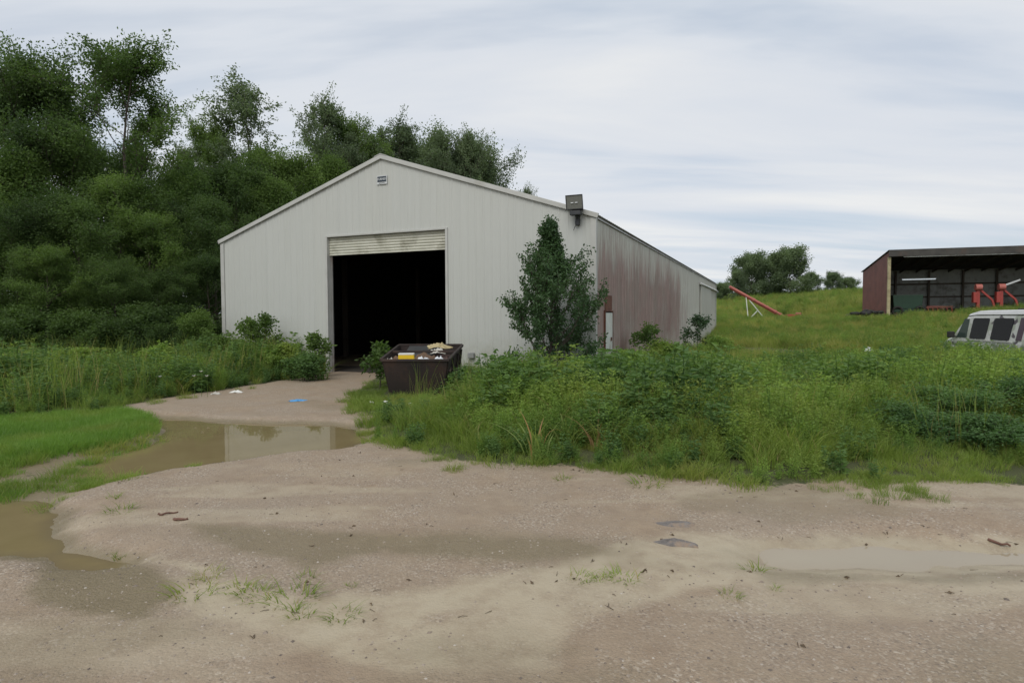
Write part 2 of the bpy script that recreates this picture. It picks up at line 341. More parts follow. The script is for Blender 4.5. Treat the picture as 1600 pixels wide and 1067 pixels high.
    # shallow water standing in every hollow
    def water_mat(name, c1, c2, bed):
        m, n, l, b = mat(name); v = coords(n, l, 'World'); n.remove(b)
        at = N(n, 'ShaderNodeAttribute', attribute_name='depth')
        df = n.new('ShaderNodeBsdfDiffuse'); deep = mixc(n, l, noise(n, l, v, 1.5, 5, .6, .8), c1, c2)
        l.new(mixc(n, l, mrange(n, l, at.outputs['Fac'], 0, .045), bed, deep), df.inputs[0])
        gl = n.new('ShaderNodeBsdfGlossy'); gl.inputs['Roughness'].default_value = .03
        bn = N(n, 'ShaderNodeBump', i_Strength=.015, i_Distance=.02); l.new(noise(n, l, v, 6, 2), bn.inputs['Height']); l.new(bn.outputs[0], gl.inputs['Normal'])
        fr = N(n, 'ShaderNodeFresnel', i_IOR=1.36); ms = n.new('ShaderNodeMixShader'); l.new(fr.outputs[0], ms.inputs[0]); l.new(df.outputs[0], ms.inputs[1]); l.new(gl.outputs[0], ms.inputs[2]); l.new(ms.outputs[0], n['Material Output'].inputs[0])
        return m
    m1 = water_mat('muddy_water', (.175, .135, .062), (.26, .208, .110), (.19, .15, .085)); m2 = water_mat('silty_water', (.31, .265, .185), (.38, .33, .245), (.33, .275, .195))
    ysp = (P_MAIN[:, 1].min() + P_LEFT[:, 1].max()) / 2
    for pl, (x0, x1, y0, y1) in ((P_MAIN, (-16, .6, ysp, 11)), (P_LEFT, (-9, -.5, 2.5, ysp)), (P_RIGHT, (.5, 8, 2.8, 6))):
        ux = np.linspace(x0, x1, int((x1 - x0) / .07)); uy = np.linspace(y0, y1, int((y1 - y0) / .07)); U, W = np.meshgrid(ux, uy); D = -height(U, W)
        nn = len(ux); ii = (np.arange(len(uy) - 1)[:, None] * nn + np.arange(nn - 1)[None]).ravel(); fq = np.stack([ii, ii + 1, ii + nn + 1, ii + nn], -1)
        fq = fq[(D.ravel()[fq] > -.02).any(1)]
        q = G(); q.add(np.stack([U, W, np.zeros_like(U)], -1), fq)
        w = q.obj('puddle_water', m2 if pl is P_RIGHT else m1); w['kind'] = 'structure'
        if len(w.data.vertices) == D.size: da = w.data.attributes.new('depth', 'FLOAT', 'POINT'); da.data.foreach_set('value', D.astype(np.float32).ravel())
        w['label'] = {id(P_MAIN): 'brown puddle across the drive mirroring the barn wall', id(P_LEFT): 'muddy brown puddle at the left edge of the gravel', id(P_RIGHT): 'pale thin puddle at the right edge of the gravel'}[id(pl)]
ground()

# ------------------------------------------------------------ barn
RZ = -BARN_YAW; BASE = .12; EH = 4.05; APEX = 2.03; DT = 3.93; D0, D1 = -4.096, -8.01
def bw(x, y, z=0.0):
    c, s = math.cos(BARN_YAW), math.sin(BARN_YAW); return (BX + x * c + y * s, BY - x * s + y * c, BASE + z)
barn = empty('metal_barn', (BX, BY, BASE), RZ, 'large white metal barn with open roll-up door and rust-stained right side', 'barn')
def paint_mat():
    m, n, l, b = mat('white_painted_steel')
    v = coords(n, l, 'World'); vs_ = coords(n, l, 'World', (1, 1, .07)); oi = n.new('ShaderNodeObjectInfo')
    col = mixc(n, l, mrange(n, l, noise(n, l, vs_, 6, 5), .3, .75), (.475, .49, .465), (.45, .465, .44))
    col = mixc(n, l, mth(n, l, 'MULTIPLY', oi.outputs['Random'], .5), col, (.46, .47, .435))
    col = mixc(n, l, mrange(n, l, noise(n, l, vs_, 2.5, 6, .7), .52, .75, 0, .22), col, (.38, .39, .34))
    sp = n.new('ShaderNodeSeparateXYZ'); l.new(v, sp.inputs[0])
    low = mrange(n, l, sp.outputs[2], .2, 1.3, 1, 0)
    col = mixc(n, l, mth(n, l, 'MULTIPLY', low, mrange(n, l, noise(n, l, v, 3, 6, .7), .35, .68, 0, .85)), col, (.25, .24, .16))
    l.new(col, b.inputs['Base Color']); b.inputs['Roughness'].default_value = .55; b.inputs['Specular IOR Level'].default_value = .3
    bump(n, l, b, noise(n, l, v, 1.3, 2), .25, .03)
    return m
def rust_mat():
    m, n, l, b = mat('rust_bled_steel')
    v = coords(n, l, 'World', rot=(0, 0, BARN_YAW)); sub = n.new('ShaderNodeVectorMath'); sub.operation = 'SUBTRACT'
    # barn coordinates: rotate, then measure along the wall
    l.new(v, sub.inputs[0]); c, s = math.cos(BARN_YAW), math.sin(BARN_YAW); sub.inputs[1].default_value = (BX * c - BY * s, BX * s + BY * c, 0)
    sp = n.new('ShaderNodeSeparateXYZ'); l.new(sub.outputs[0], sp.inputs[0]); along, zz = sp.outputs[1], sp.outputs[2]
    st = n.new('ShaderNodeMapping'); l.new(sub.outputs[0], st.inputs[0]); st.inputs['Scale'].default_value = (1, 1, .09)
    fine = noise(n, l, st.outputs[0], 9, 6, .65); broad = noise(n, l, st.outputs[0], .55, 3)
    soft = noise(n, l, sub.outputs[0], .9, 5, .6)
    base = mixc(n, l, mrange(n, l, fine, .3, .75), (.52, .52, .47), (.38, .375, .33))
    red = mixc(n, l, mrange(n, l, fine, .3, .7), (.15, .080, .070), (.40, .31, .28))
    red = mixc(n, l, mrange(n, l, soft, .42, .62), red, (.25, .20, .175))
    # how far along, how high: strong to 16 m, gone by 21 m, fading out under the eave
    ex = mrange(n, l, along, 13, 19.5, 1, 0)
    hi = mrange(n, l, zz, 2.7, 4.3, 1, 0)
    up = mth(n, l, 'MULTIPLY', ex, mth(n, l, 'ADD', .15, mth(n, l, 'MULTIPLY', hi, .85)))
    near = mrange(n, l, along, 0, 5, .35, 0)
    k = mth(n, l, 'ADD', mth(n, l, 'MULTIPLY', up, 1.0), mth(n, l, 'MULTIPLY', mth(n, l, 'SUBTRACT', fine, .5), 2.2))
    k = mth(n, l, 'ADD', k, mth(n, l, 'MULTIPLY', mth(n, l, 'SUBTRACT', broad, .5), 1.1)); k = mth(n, l, 'MULTIPLY', mrange(n, l, k, .33, .88), mrange(n, l, ex, 0, .35))
    col = mixc(n, l, k, base, red)
    low = mth(n, l, 'MULTIPLY', mrange(n, l, zz, .3, 1.6, 1, 0), mrange(n, l, soft, .4, .62, 0, .7))
    col = mixc(n, l, low, col, (.48, .44, .38))
    l.new(col, b.inputs['Base Color']); b.inputs['Roughness'].default_value = .65; b.inputs['Specular IOR Level'].default_value = .25
    bump(n, l, b, soft, .25, .03)
    return m
M['paint'] = paint_mat(); M['rust'] = rust_mat()
M['trim'] = worn('white_trim', (.47, .475, .45), (.40, .405, .38), 2, .5, grime=(.30, .29, .25), gamt=(.55, .8))
M['roof'] = worn('galvanised_roof', (.33, .33, .32), (.24, .24, .23), 2, .45, .5, grime=(.16, .10, .07), gamt=(.5, .75))
M['shade_in'] = worn('interior_shade', (.012, .011, .010), (.020, .017, .014), 2, .9)  # near-black colour stands in for the shade inside the barn
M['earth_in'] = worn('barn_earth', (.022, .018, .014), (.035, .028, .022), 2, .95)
M['wood'] = worn('grey_wood', (.07, .055, .04), (.12, .10, .08), 3, .85, stretch=(1, 1, .2))
M['cream'] = worn('cream_slats', (.58, .58, .50), (.48, .48, .40), 2.5, .55, grime=(.16, .15, .09), gscale=1.5, gamt=(.5, .75))
def top_z(x): return EH + APEX * (1 - abs(x + BW / 2) / (BW / 2))
RIB = .2286
def rib_profile(x0, x1):
    """(x, proud) pairs of the ribbed sheet between x0 and x1"""
    out = [(x0, None)]; k = math.floor(x0 / RIB) - 1
    while k * RIB < x1 + RIB:
        c = k * RIB
        for dx, p in ((-.032, 0.), (-.012, .009), (.012, .009), (.032, 0.), (.100, 0.), (.107, .0025), (.122, .0025), (.129, 0.)):
            if x0 + 1e-4 < c + dx < x1 - 1e-4: out.append((c + dx, p))
        k += 1
    out.append((x1, None)); xs = [o[0] for o in out]
    def prof(x):
        r = (x / RIB - round(x / RIB)) * RIB; a = abs(r); return .009 if a < .012 else max(0, .009 * (.032 - a) / .02)
    return [(x, prof(x) if p is None else p) for x, p in out]
def sheet(name, x0, x1, zb, zt, put, m, lift=0.0, parent=barn):
    """x0..x1 along the wall; zb, zt give bottom and top at x; put maps (along, proud, z) into barn space"""
    pr = rib_profile(x0, x1); g = G(); V = []
    for x, p in pr:
        p += lift; V += [put(x, p, zb(x)), put(x, p, zt(x))]
    Fq = np.array([(2 * i, 2 * i + 2, 2 * i + 3, 2 * i + 1) for i in range(len(pr) - 1)])
    g.add(V, Fq); return g.obj(name, m, parent)
front = lambda x, p, z: (x, -p, z)
side = lambda y, p, z: (p, y, z)
def spans(a, b, cuts, step=.9144):
    e = sorted(set([a, b] + [a + i * step for i in range(1, int((b - a) / step) + 1)] + [c for c in cuts if a < c < b])); return [(p, q) for p, q in zip(e[:-1], e[1:]) if q - p > .02]
for i, (a, b_) in enumerate(spans(-BW, 0, (D1, D0, -BW / 2))):
    mid = (a + b_) / 2; zb = DT if D1 < mid < D0 else -.45
    sheet('wall_panel', a, b_, lambda x, z=zb: z, lambda x: top_z(x) - .02, front, M['paint'], .0015 * (i % 2))
SD0, SD1, SDH = .85, 1.62, 1.72
for i, (a, b_) in enumerate(spans(0, BS, (SD0, SD1))):
    mid = (a + b_) / 2; zb = SDH if SD0 < mid < SD1 else -.5
    sheet('side_panel', a, b_, lambda x, z=zb: z, lambda x: EH, side, M['rust'], .0015 * (i % 2))
for (a, b_) in spans(0, BS, (), 3.6):
    sheet('left_wall_panel', a, b_, lambda x: -.5, lambda x: EH, lambda y, p, z: (-BW - p, y, z), M['paint'])
for (a, b_) in spans(-BW, 0, (-BW / 2,), 3.1):
    sheet('back_wall_panel', a, b_, lambda x: -.5, lambda x: top_z(x) - .02, lambda x, p, z: (x, BS + p, z), M['paint'])
# roof: ribbed sheets, visible as a dark corrugated eave edge
def roof_half(sgn):
    g = G(); pr = rib_profile(-.06, BS + .06); V = []
    for y, p in pr:
        V += [(-BW / 2, y, EH + APEX + .012 + p), ((-BW - .07) if sgn < 0 else .07, y, EH - .012 + p), ]
    Fq = np.array([(2 * i, 2 * i + 1, 2 * i + 3, 2 * i + 2) for i in range(len(pr) - 1)])
    g.add(V, Fq); o = g.obj('roof_panel', M['roof'], barn)
    s = o.modifiers.new('thick', 'SOLIDIFY'); s.thickness = .02; s.offset = -1
roof_half(1); roof_half(-1)
def board(name, p0, p1, w, t, m, parent, up=(0, 0, 1), mi=0):
    """straight board from p0 to p1, w across (along up), t thick"""
    p0, p1, up = Vector(p0), Vector(p1), Vector(up); d = (p1 - p0).normalized(); n = d.cross(up).normalized(); u = n.cross(d).normalized(); V = []
    for p in (p0, p1):
        for a, b in ((-1, -1), (1, -1), (1, 1), (-1, 1)): V.append(p + n * (a * t / 2) + u * (b * w / 2))
    g = G(); g.add([tuple(q) for q in V], np.array([(0, 1, 2, 3), (7, 6, 5, 4), (0, 4, 5, 1), (1, 5, 6, 2), (2, 6, 7, 3), (3, 7, 4, 0)]))
    return g.obj(name, m, parent, bevel=min(w, t) * .12)
board('rake_trim', (.085, -.045, EH - .045), (-BW / 2 - .012, -.045, EH + APEX - .025), .115, .05, M['trim'], barn)
board('rake_trim', (-BW - .085, -.045, EH - .045), (-BW / 2 + .012, -.0455, EH + APEX - .025), .115, .05, M['trim'], barn)
g = G(); g.prism([(-BW / 2 - .2, EH + APEX - .015), (-BW / 2, EH + APEX + .05), (-BW / 2 + .2, EH + APEX - .015), (-BW / 2 + .2, EH + APEX - .03), (-BW / 2, EH + APEX + .03), (-BW / 2 - .2, EH + APEX - .03)], -.08, BS + .08); g.obj('ridge_cap', M['trim'], barn)
def corner(x, sx):
    g = G(); g.box((x - .0 if sx > 0 else x - .03, -.032, -.45), (x + .03 if sx > 0 else x, .10, EH - .07)); g.box((x - .11 if sx > 0 else x + .0005, -.0315, -.45), (x - .0005 if sx > 0 else x + .11, -.006, EH - .075)); g.obj('corner_trim', M['trim'], barn)
corner(0, 1); corner(-BW, -1)
g = G(); g.box((.0225, .103, EH - .10), (.04, BS, EH - .055)); g.obj('eave_trim', M['roof'], barn)
g = G(); g.box((.02, BS - .1, -.5), (.05, BS + .03, EH - .17)); g.obj('corner_trim', M['trim'], barn)
# door opening
for x in (D0, D1):
    s_ = 1 if x == D0 else -1
    g = G(); g.box((min(x, x - .0) - (.0 if s_ > 0 else .07), -.034, -.3), (x + (.07 if s_ > 0 else 0), .16, DT + .0)); g.obj('door_jamb', M['trim'], barn, bevel=.004)
g = G(); g.box((D1 - .07, -.034, DT + .001), (D0 + .07, .16, DT + .05)); g.obj('door_header', M['trim'], barn, bevel=.004)
door = empty('roll_up_door', (0, 0, 0)); door.parent = barn
for k in range(6):
    z1 = DT - .005 - k * .078; z0 = z1 - .076; sag = .0
    g = G(); prof = [(0.10, z0), (.078, z0 + .014), (.070, z0 + .038), (.078, z0 + .062), (.10, z1), (.108, z1), (.108, z0)]
    g.prism(prof, D1 + .004, D0 - .004, axis='x'); g.obj('slat', M['cream'], door)
g = G(); g.box((D1 + .004, .066, DT - .005 - 6 * .078 - .05), (D0 - .004, .112, DT - .007 - 6 * .078)); g.obj('bottom_bar', M['cream'], door, bevel=.006)
for x in (D0 - .065, D1 + .003):
    g = G(); g.box((x, .118, -.05), (x + .062, .155, DT - .02)); g.obj('guide_rail', M['roof'], barn)
# inside: near-black liner added to stand in for interior shade; posts, dark earth floor
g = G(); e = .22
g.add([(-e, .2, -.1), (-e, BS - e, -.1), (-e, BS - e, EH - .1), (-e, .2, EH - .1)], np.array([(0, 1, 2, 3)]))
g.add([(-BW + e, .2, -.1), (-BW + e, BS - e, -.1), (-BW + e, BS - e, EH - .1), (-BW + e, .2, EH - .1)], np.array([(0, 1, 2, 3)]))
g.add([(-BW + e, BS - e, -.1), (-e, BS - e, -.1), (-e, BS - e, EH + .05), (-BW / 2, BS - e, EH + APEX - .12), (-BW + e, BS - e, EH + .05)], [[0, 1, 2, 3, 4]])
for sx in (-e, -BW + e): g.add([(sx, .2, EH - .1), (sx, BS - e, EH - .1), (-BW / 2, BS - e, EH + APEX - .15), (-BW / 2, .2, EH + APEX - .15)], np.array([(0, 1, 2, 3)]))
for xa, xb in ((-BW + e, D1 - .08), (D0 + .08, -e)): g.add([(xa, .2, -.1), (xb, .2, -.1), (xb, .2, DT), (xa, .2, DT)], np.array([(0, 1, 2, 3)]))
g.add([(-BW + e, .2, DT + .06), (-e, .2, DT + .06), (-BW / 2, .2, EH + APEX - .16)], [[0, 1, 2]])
g.obj('shade_liner', M['shade_in'], barn)
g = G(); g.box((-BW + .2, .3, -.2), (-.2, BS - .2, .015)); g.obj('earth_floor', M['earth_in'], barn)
for k in range(1, 6):
    for x in (-BW + .4, -.4):
        g = G(); g.box((x - .08, k * 5.5, 0), (x + .08, k * 5.5 + .15, EH - .12)); g.obj('post', M['wood'], barn)
# walk door on the side
sd = empty('side_door', (0, 0, 0)); sd.parent = barn
M['doorwhite'] = worn('chipped_white_door', (.62, .64, .60), (.5, .52, .48), 3, .6, grime=(.24, .20, .15), gamt=(.58, .75))
M['rustplain'] = worn('rusted_steel', (.10, .035, .022), (.17, .075, .045), 3, .8, .2, grime=(.05, .025, .02))
g = G(); g.box((.0, SD0 + .03, -.3), (.035, SD0 + .50, SDH - .03)); g.obj('door_leaf', M['doorwhite'], sd, bevel=.004)
g = G(); g.box((.002, SD0 + .515, .25), (.04, SD1 - .02, SDH - .03)); g.obj('door_leaf', M['doorwhite'], sd, bevel=.004)
g = G(); g.box((.0405, SD0 + .53, .95), (.07, SD0 + .58, 1.05)); g.obj('latch', M['rustplain'], sd)
for y in (SD0 - .03, SD1): 
    g = G(); g.box((.0, y, -.3), (.05, y + .03, SDH)); g.obj('door_frame', M['rustplain'], sd)
g = G(); g.box((.0, SD0 - .03, SDH), (.05, SD1 + .03, SDH + .03)); g.obj('door_frame', M['rustplain'], sd)
g = G(); g.box((.0205, SD0 + .03, SDH + .035), (.032, SD1 - .05, SDH + .42)); g.obj('rust_patch', M['rustplain'], barn)
# far sliding door with its track hood
g = G(); g.box((.04, 23.0, -.4), (.085, 29.5, EH - .62)); g.obj('sliding_door', M['rust'], barn)
g = G(); g.prism([(.03, EH - .45), (.18, EH - .58), (.18, EH - .62), (.03, EH - .62)], 22.6, BS - .2); g.obj('track_hood', M['trim'], barn)
# meter box
g = G(); g.box((-3.42, -.10, .52), (-3.24, -.021, .66)); g.obj('junction_box', worn('grey_box', (.2, .2, .2), (.3, .3, .3), 6, .6), barn, bevel=.01)

# gable sign
sx = -BW / 2 + .02
sgn = empty('gable_sign', bw(sx, -.022, EH + APEX - .67), RZ, 'small dark maker plate with white lettering under the barn gable peak', 'sign')
M['plate'] = worn('plate_white', (.55, .57, .57), (.48, .5, .5), 5, .4); M['ink'] = worn('plate_dark', (.012, .022, .035), (.02, .035, .05), 5, .4)
g = G(); g.box((-.17, -.012, -.12), (.17, 0, .12)); g.obj('backing_plate', M['plate'], sgn)
g = G(); g.box((-.145, -.016, -.055), (.145, -.0125, .095)); g.obj('name_panel', M['ink'], sgn)
def text(name, body, size, m, parent, loc, rot=(math.pi / 2, 0, 0), depth=.001, off=0.0):
    cu = bpy.data.curves.new(name, 'FONT'); cu.body = body; cu.size = size; cu.align_x = 'CENTER'; cu.align_y = 'CENTER'; cu.extrude = depth
    o = bpy.data.objects.new(name, cu); C.objects.link(o); cu.offset = off; bpy.context.view_layer.update()
    me = bpy.data.meshes.new_from_object(o.evaluated_get(bpy.context.evaluated_depsgraph_get())); bpy.data.objects.remove(o); o = bpy.data.objects.new(name, me); C.objects.link(o)
    me.materials.clear(); me.materials.append(m); o.parent = parent; o.location = loc; o.rotation_euler = rot; return o
text('lettering', 'TURNEY', .085, M['plate'], sgn, (0, -.018, .02), off=.0015)
text('small_lettering', 'BUILDINGS', .036, M['ink'], sgn, (0, -.014, -.09))

# floodlight
fl = empty('floodlight', bw(-.42, -.05, EH - .03), RZ, 'big grey rectangular floodlight bracketed to the right corner of the barn gable', 'floodlight')
M['flood'] = worn('flood_housing', (.028, .031, .035), (.05, .053, .057), 6, .5, .2)
g = G(); g.box((-.05, -.05, -.22), (.05, .03, .02)); g.obj('bracket', M['flood'], fl, bevel=.008)
g = G(); g.tube([(0, -.06, -.05), (0, -.13, .0), (0, -.17, .10)], .035, 10); g.obj('arm', M['flood'], fl); G().tube([(0, -.03, -.2), (-.06, -.05, -.26), (-.10, -.03, -.34)], .008, 6).obj('cable', M['flood'], fl)
hz, tilt = .27, -.22
def rt(x, y, z): # tilt downward/forward
    return (x, -.19 + y * math.cos(tilt) - z * math.sin(tilt) * -1, hz + z * math.cos(tilt) - y * math.sin(tilt) * -1)
g = G(); fw, fh = .205, .165
V = [rt(a * fw, -.09, b * fh) for a, b in ((-1, -1), (1, -1), (1, 1), (-1, 1))] + [rt(a * fw * .75, .14, b * fh * .7) for a, b in ((-1, -1), (1, -1), (1, 1), (-1, 1))]
g.add(V, np.array([(4, 5, 6, 7), (0, 1, 5, 4), (1, 2, 6, 5), (2, 3, 7, 6), (3, 0, 4, 7)]))
g.obj('housing', M['flood'], fl)
g = G()
for a0, a1, b0, b1 in ((-1, 1, -1, -.9), (-1, 1, .9, 1), (-1, -.92, -.9, .9), (.92, 1, -.9, .9)):
    V = [rt(a * fw * 1.03, d, b * fh * 1.03) for d in (-.105, -.088) for a, b in ((a0, b0), (a1, b0), (a1, b1), (a0, b1))]
    g.add(V, np.array([(0, 1, 2, 3), (7, 6, 5, 4), (0, 4, 5, 1), (1, 5, 6, 2), (2, 6, 7, 3), (3, 7, 4, 0)]))
g.obj('front_frame', M['flood'], fl)
m, n, l, b = mat('flood_glass'); b.inputs['Base Color'].default_value = (.17, .18, .165, 1); b.inputs['Roughness'].default_value = .18; b.inputs['Metallic'].default_value = .2
g = G(); g.add([rt(a * fw * .93, -.094, b * fh * .91) for a, b in ((-1, -1), (1, -1), (1, 1), (-1, 1))], np.array([(0, 1, 2, 3)])); g.obj('lens', m, fl)
g = G()
for a in (-.25, .25): g.tube([rt((a - .16) * fw, -.10, -.1 * fh), rt((a + .16) * fw, -.10, -.1 * fh)], .016, 8)
g.obj('bulb_highlight', M['plate'], fl)  # white bars laid over the lens for the bright highlight of the bulbs
g = G(); g.box((-.13, -.25, .0), (.13, -.10, .10)); g.obj('ballast_box', M['flood'], fl, bevel=.01)

# ------------------------------------------------------------ dumpster and its rubbish
M['dump'] = worn('rusty_dark_steel', (.016, .012, .011), (.034, .021, .017), 2.2, .7, .15, grime=(.075, .035, .022), gscale=1.6, gamt=(.5, .8), bumps=.4)
dx, dy, _ = on_ground(651, 618)
DUMP = (dx + .02, dy, gz(dx, dy) - .05); dump = empty('dumpster', DUMP, R_(-1), 'dark rusty open-top dumpster heaped with rubbish in front of the barn door', 'dumpster'); dump.scale = (.9, 1, 1)
def plate(g, a, b, c, d, t=.03):
    a, b, c, d = map(Vector, (a, b, c, d)); n = (b - a).cross(d - a).normalized() * t
    V = [tuple(p) for p in (a, b, c, d)] + [tuple(p + n) for p in (a, b, c, d)]
    g.add(V, np.array([(0, 1, 2, 3), (7, 6, 5, 4), (0, 4, 5, 1), (1, 5, 6, 2), (2, 6, 7, 3), (3, 7, 4, 0)])); return g
fb, ft, bb, bt = -.60, -.74, -.66, -.74       # half widths: front bottom, front rim, back bottom, back rim
HF, HB, DP = .76, .96, 1.75
g = plate(G(), (-.58, 0, .05), (.58, 0, .05), (.68, -.14, HF), (-.72, -.14, HF)); g.obj('front_panel', M['dump'], dump)
g = plate(G(), (.58, 0, .05), (.66, DP, .05), (.76, DP, HB), (.68, -.14, HF)); g.obj('side_panel', M['dump'], dump)
g = plate(G(), (-.66, DP, .05), (-.58, 0, .05), (-.72, -.14, HF), (-.76, DP, HB)); g.obj('side_panel', M['dump'], dump)
g = plate(G(), (.66, DP, .05), (-.66, DP, .05), (-.76, DP, HB), (.76, DP, HB)); g.obj('back_panel', M['dump'], dump)
g = plate(G(), (-.62, 0, .12), (.62, 0, .12), (.68, DP, .12), (-.68, DP, .12)); g.obj('floor_plate', M['dump'], dump)
for p, q in (((-.76, -.16, HF), (.72, -.16, HF)), ((.72, -.16, HF + .012), (.80, DP + .02, HB)), ((-.76, -.16, HF + .012), (-.80, DP + .02, HB)), ((-.80, DP + .02, HB + .012), (.80, DP + .02, HB + .012)), ((-.74, .85, .87), (.74, .85, .87))):
    board('rim_bar', p, q, .05, .06, M['dump'], dump)
for x in (.35, 1.0, 1.5):
    plate(G(), (.60 + x * .045, x, .08), (.60 + x * .045, x + .09, .08), (.705 + x * .045, x + .09, .74 + x * .1), (.705 + x * .045, x, .74 + x * .1), .05).obj('stiffener', M['dump'], dump)
for x in (-.45, .4): 
    g = G(); g.box((x, -.02, -.02), (x + .1, DP, .05)); g.obj('skid', M['dump'], dump)
def dl(x, y, z): 
    c, s = math.cos(R_(-1)), math.sin(R_(-1)); return (DUMP[0] + x * c - y * s, DUMP[1] + x * s + y * c, DUMP[2] + z)
M['lidblk'] = worn('black_plastic_lid', (.018, .019, .02), (.03, .032, .034), 3, .45)
lid = plate(G(), (-.30, -.5, -.12), (.36, -.5, -.10), (.40, .35, .16), (-.26, .35, .16), .02).obj('fallen_lid', M['lidblk']); lid.location = dl(-.18, 1.25, .78); tag(lid, 'black plastic lid lying on the rubbish at the back of the dumpster', 'lid')
M['rustcard'] = worn('brown_scrap', (.16, .10, .06), (.10, .06, .04), 5, .8)
M['filler'] = worn('dark_rubbish', (.035, .02, .016), (.06, .03, .025), 7, .9, grime=(.12, .08, .07), gscale=6, gamt=(.55, .6), bumps=1)
g = G(); k = 14
gx, gy = np.meshgrid(np.linspace(-.66, .66, k), np.linspace(.0, 1.7, k)); hz_ = .55 + .12 * gy + .10 * fbm(gx * 4, gy * 4 + 3)
ii = (np.arange(k - 1)[:, None] * k + np.arange(k - 1)[None]).ravel()
g.add(np.stack([gx, gy, hz_], -1), np.stack([ii, ii + 1, ii + k + 1, ii + k], -1)); o = g.obj('rubbish_heap', M['filler'], None, dl(0, 0, 0), R_(-1)); tag(o, 'dark mixed rubbish filling the dumpster', kind='stuff')
yb = empty('yellow_box', dl(-.22, -.02, .70), R_(4), 'yellow cardboard box with white top on the front edge of the dumpster', 'box')
M['yellow'] = worn('yellow_card', (.75, .50, .01), (.68, .44, .01), 4, .6); M['whitecard'] = worn('white_card', (.7, .7, .66), (.6, .6, .56), 4, .6)
G().box((-.15, 0, 0), (.15, .22, .155)).obj('carton', M['yellow'], yb, bevel=.004); G().box((-.152, -.002, .156), (.152, .222, .185)).obj('lid', M['whitecard'], yb, bevel=.004)
def crumple(name, c, size, m, label, cat, flat=.5, seed=0, group=None, rz=0.):
    r = np.random.default_rng(seed); g = G(); k = 11
    u, v = np.meshgrid(np.linspace(-1, 1, k), np.linspace(-1, 1, k)); ox, oy = r.uniform(0, 90, 2)
    wob = 1 + .5 * fbm(u * 1.5 + ox, v * 1.5 + oy, 2)
    x = u * size[0] * wob * (1 + .05 * r.normal(size=u.shape)); y = v * size[1] * (2 - wob) * (1 + .05 * r.normal(size=u.shape))
    crease = np.abs(fbm(u * 2.2 + oy, v * 2.2 + ox, 3)) * 2.2
    z = size[2] * (np.clip(1.05 - (u ** 2 + v ** 2) * .75, 0, 1) * (.35 + crease * (.6 + flat)) + .12 * r.random(u.shape))
    ii = (np.arange(k - 1)[:, None] * k + np.arange(k - 1)[None]).ravel()
    g.add(np.stack([x, y, z], -1), np.stack([ii, ii + 1, ii + k + 1, ii + k], -1)); o = g.obj(name, m, None, c, rz)
    s = o.modifiers.new('thick', 'SOLIDIFY'); s.thickness = .006
    return tag(o, label, cat, group)
M['bagwhite'] = worn('white_plastic', (.66, .68, .70), (.55, .57, .60), 4, .35)
M['paper'] = worn('paper', (.5, .49, .44), (.40, .38, .33), 6, .7)
M['card'] = worn('cardboard', (.42, .36, .20), (.34, .27, .14), 5, .8)
crumple('plastic_bag', dl(.10, .10, .70), (.16, .14, .12), M['bagwhite'], 'grey white crumpled bag right of the yellow box in the dumpster', 'bag', seed=1)
crumple('plastic_bag', dl(.42, .08, .70), (.17, .12, .11), M['bagwhite'], 'white crumpled bag at the right end of the dumpster front edge', 'bag', seed=2)
crumple('torn_cardboard', dl(.28, 1.2, .92), (.26, .17, .11), M['card'], 'torn yellowish cardboard heaped highest at the back of the dumpster', 'cardboard', 1., 3)
crumple('crumpled_paper', dl(.28, .92, .83), (.16, .12, .10), M['paper'], 'crumpled pale paper below the torn cardboard in the dumpster', 'paper', 1., 4)
crumple('crumpled_paper', dl(-.55, .03, .66), (.13, .1, .12), M['paper'], 'scrap of pale paper at the left front corner of the dumpster', 'paper', 1., 6)

crumple('brown_scrap', dl(.05, .55, .72), (.22, .12, .12), M['rustcard'], 'crumpled brown scrap in the middle of the dumpster', 'scrap', .8, 41)
crumple('brown_scrap', dl(.45, .50, .70), (.16, .14, .10), M['filler'], 'dark crumpled scrap at the right side of the dumpster', 'scrap', .8, 42)
crumple('brown_scrap', dl(-.48, .45, .68), (.16, .14, .12), M['rustcard'], 'crumpled brown scrap at the left side of the dumpster', 'scrap', .8, 43)
# litter on the ground
def litter(u, v, fn, dz=0.0):
    x, y, z = on_ground(u, v); return fn((x, y, z + dz))
M['blue'] = worn('blue_plastic', (.05, .24, .50), (.08, .30, .58), 4, .5)
litter(467, 626, lambda c: crumple('blue_wrapper', c, (.15, .10, .035), M['blue'], 'flattened bright blue wrapper on the gravel drive', 'wrapper', seed=7, rz=.3))
litter(337, 616, lambda c: crumple('flattened_bottle', c, (.10, .06, .06), M['paper'], 'pale crushed litter at the weed edge, left of two pieces', 'litter', seed=8))
litter(370, 613, lambda c: crumple('flattened_carton', c, (.13, .08, .05), M['whitecard'], 'pale crushed carton at the weed edge, right of two pieces', 'litter', seed=9))
for i, (u, v, lb) in enumerate(((580, 634, 'leftmost pale stone in the grass before the dumpster'), (603, 634, 'pale stone under the left corner of the dumpster'), (642, 637, 'small pale stone in the grass before the middle of the dumpster'), (658, 634, 'pale stone right of the middle before the dumpster'))):
    litter(u, v, lambda c: crumple('pale_stone', (c[0], c[1], c[2] + .05), (.05, .04, .05), M['whitecard'], lb, 'stone', seed=20 + i, group='pale stones before the dumpster'))
def stick(u0, v0, u1, v1, r, m, label, name='stick', cat='stick'):
    a, b = on_ground(u0, v0), on_ground(u1, v1); a, b = np.array(a), np.array(b); k = 6; t = np.linspace(0, 1, k)[:, None]; P = a * (1 - t) + b * t
    P = P + rng.normal(size=P.shape) * r * .9; P[:, 2] += r; c = P[0].copy(); g = G(); g.tube(P - c, np.linspace(r, r * .6, k), 7); o = g.obj(name, m, None, c); return tag(o, label, cat)
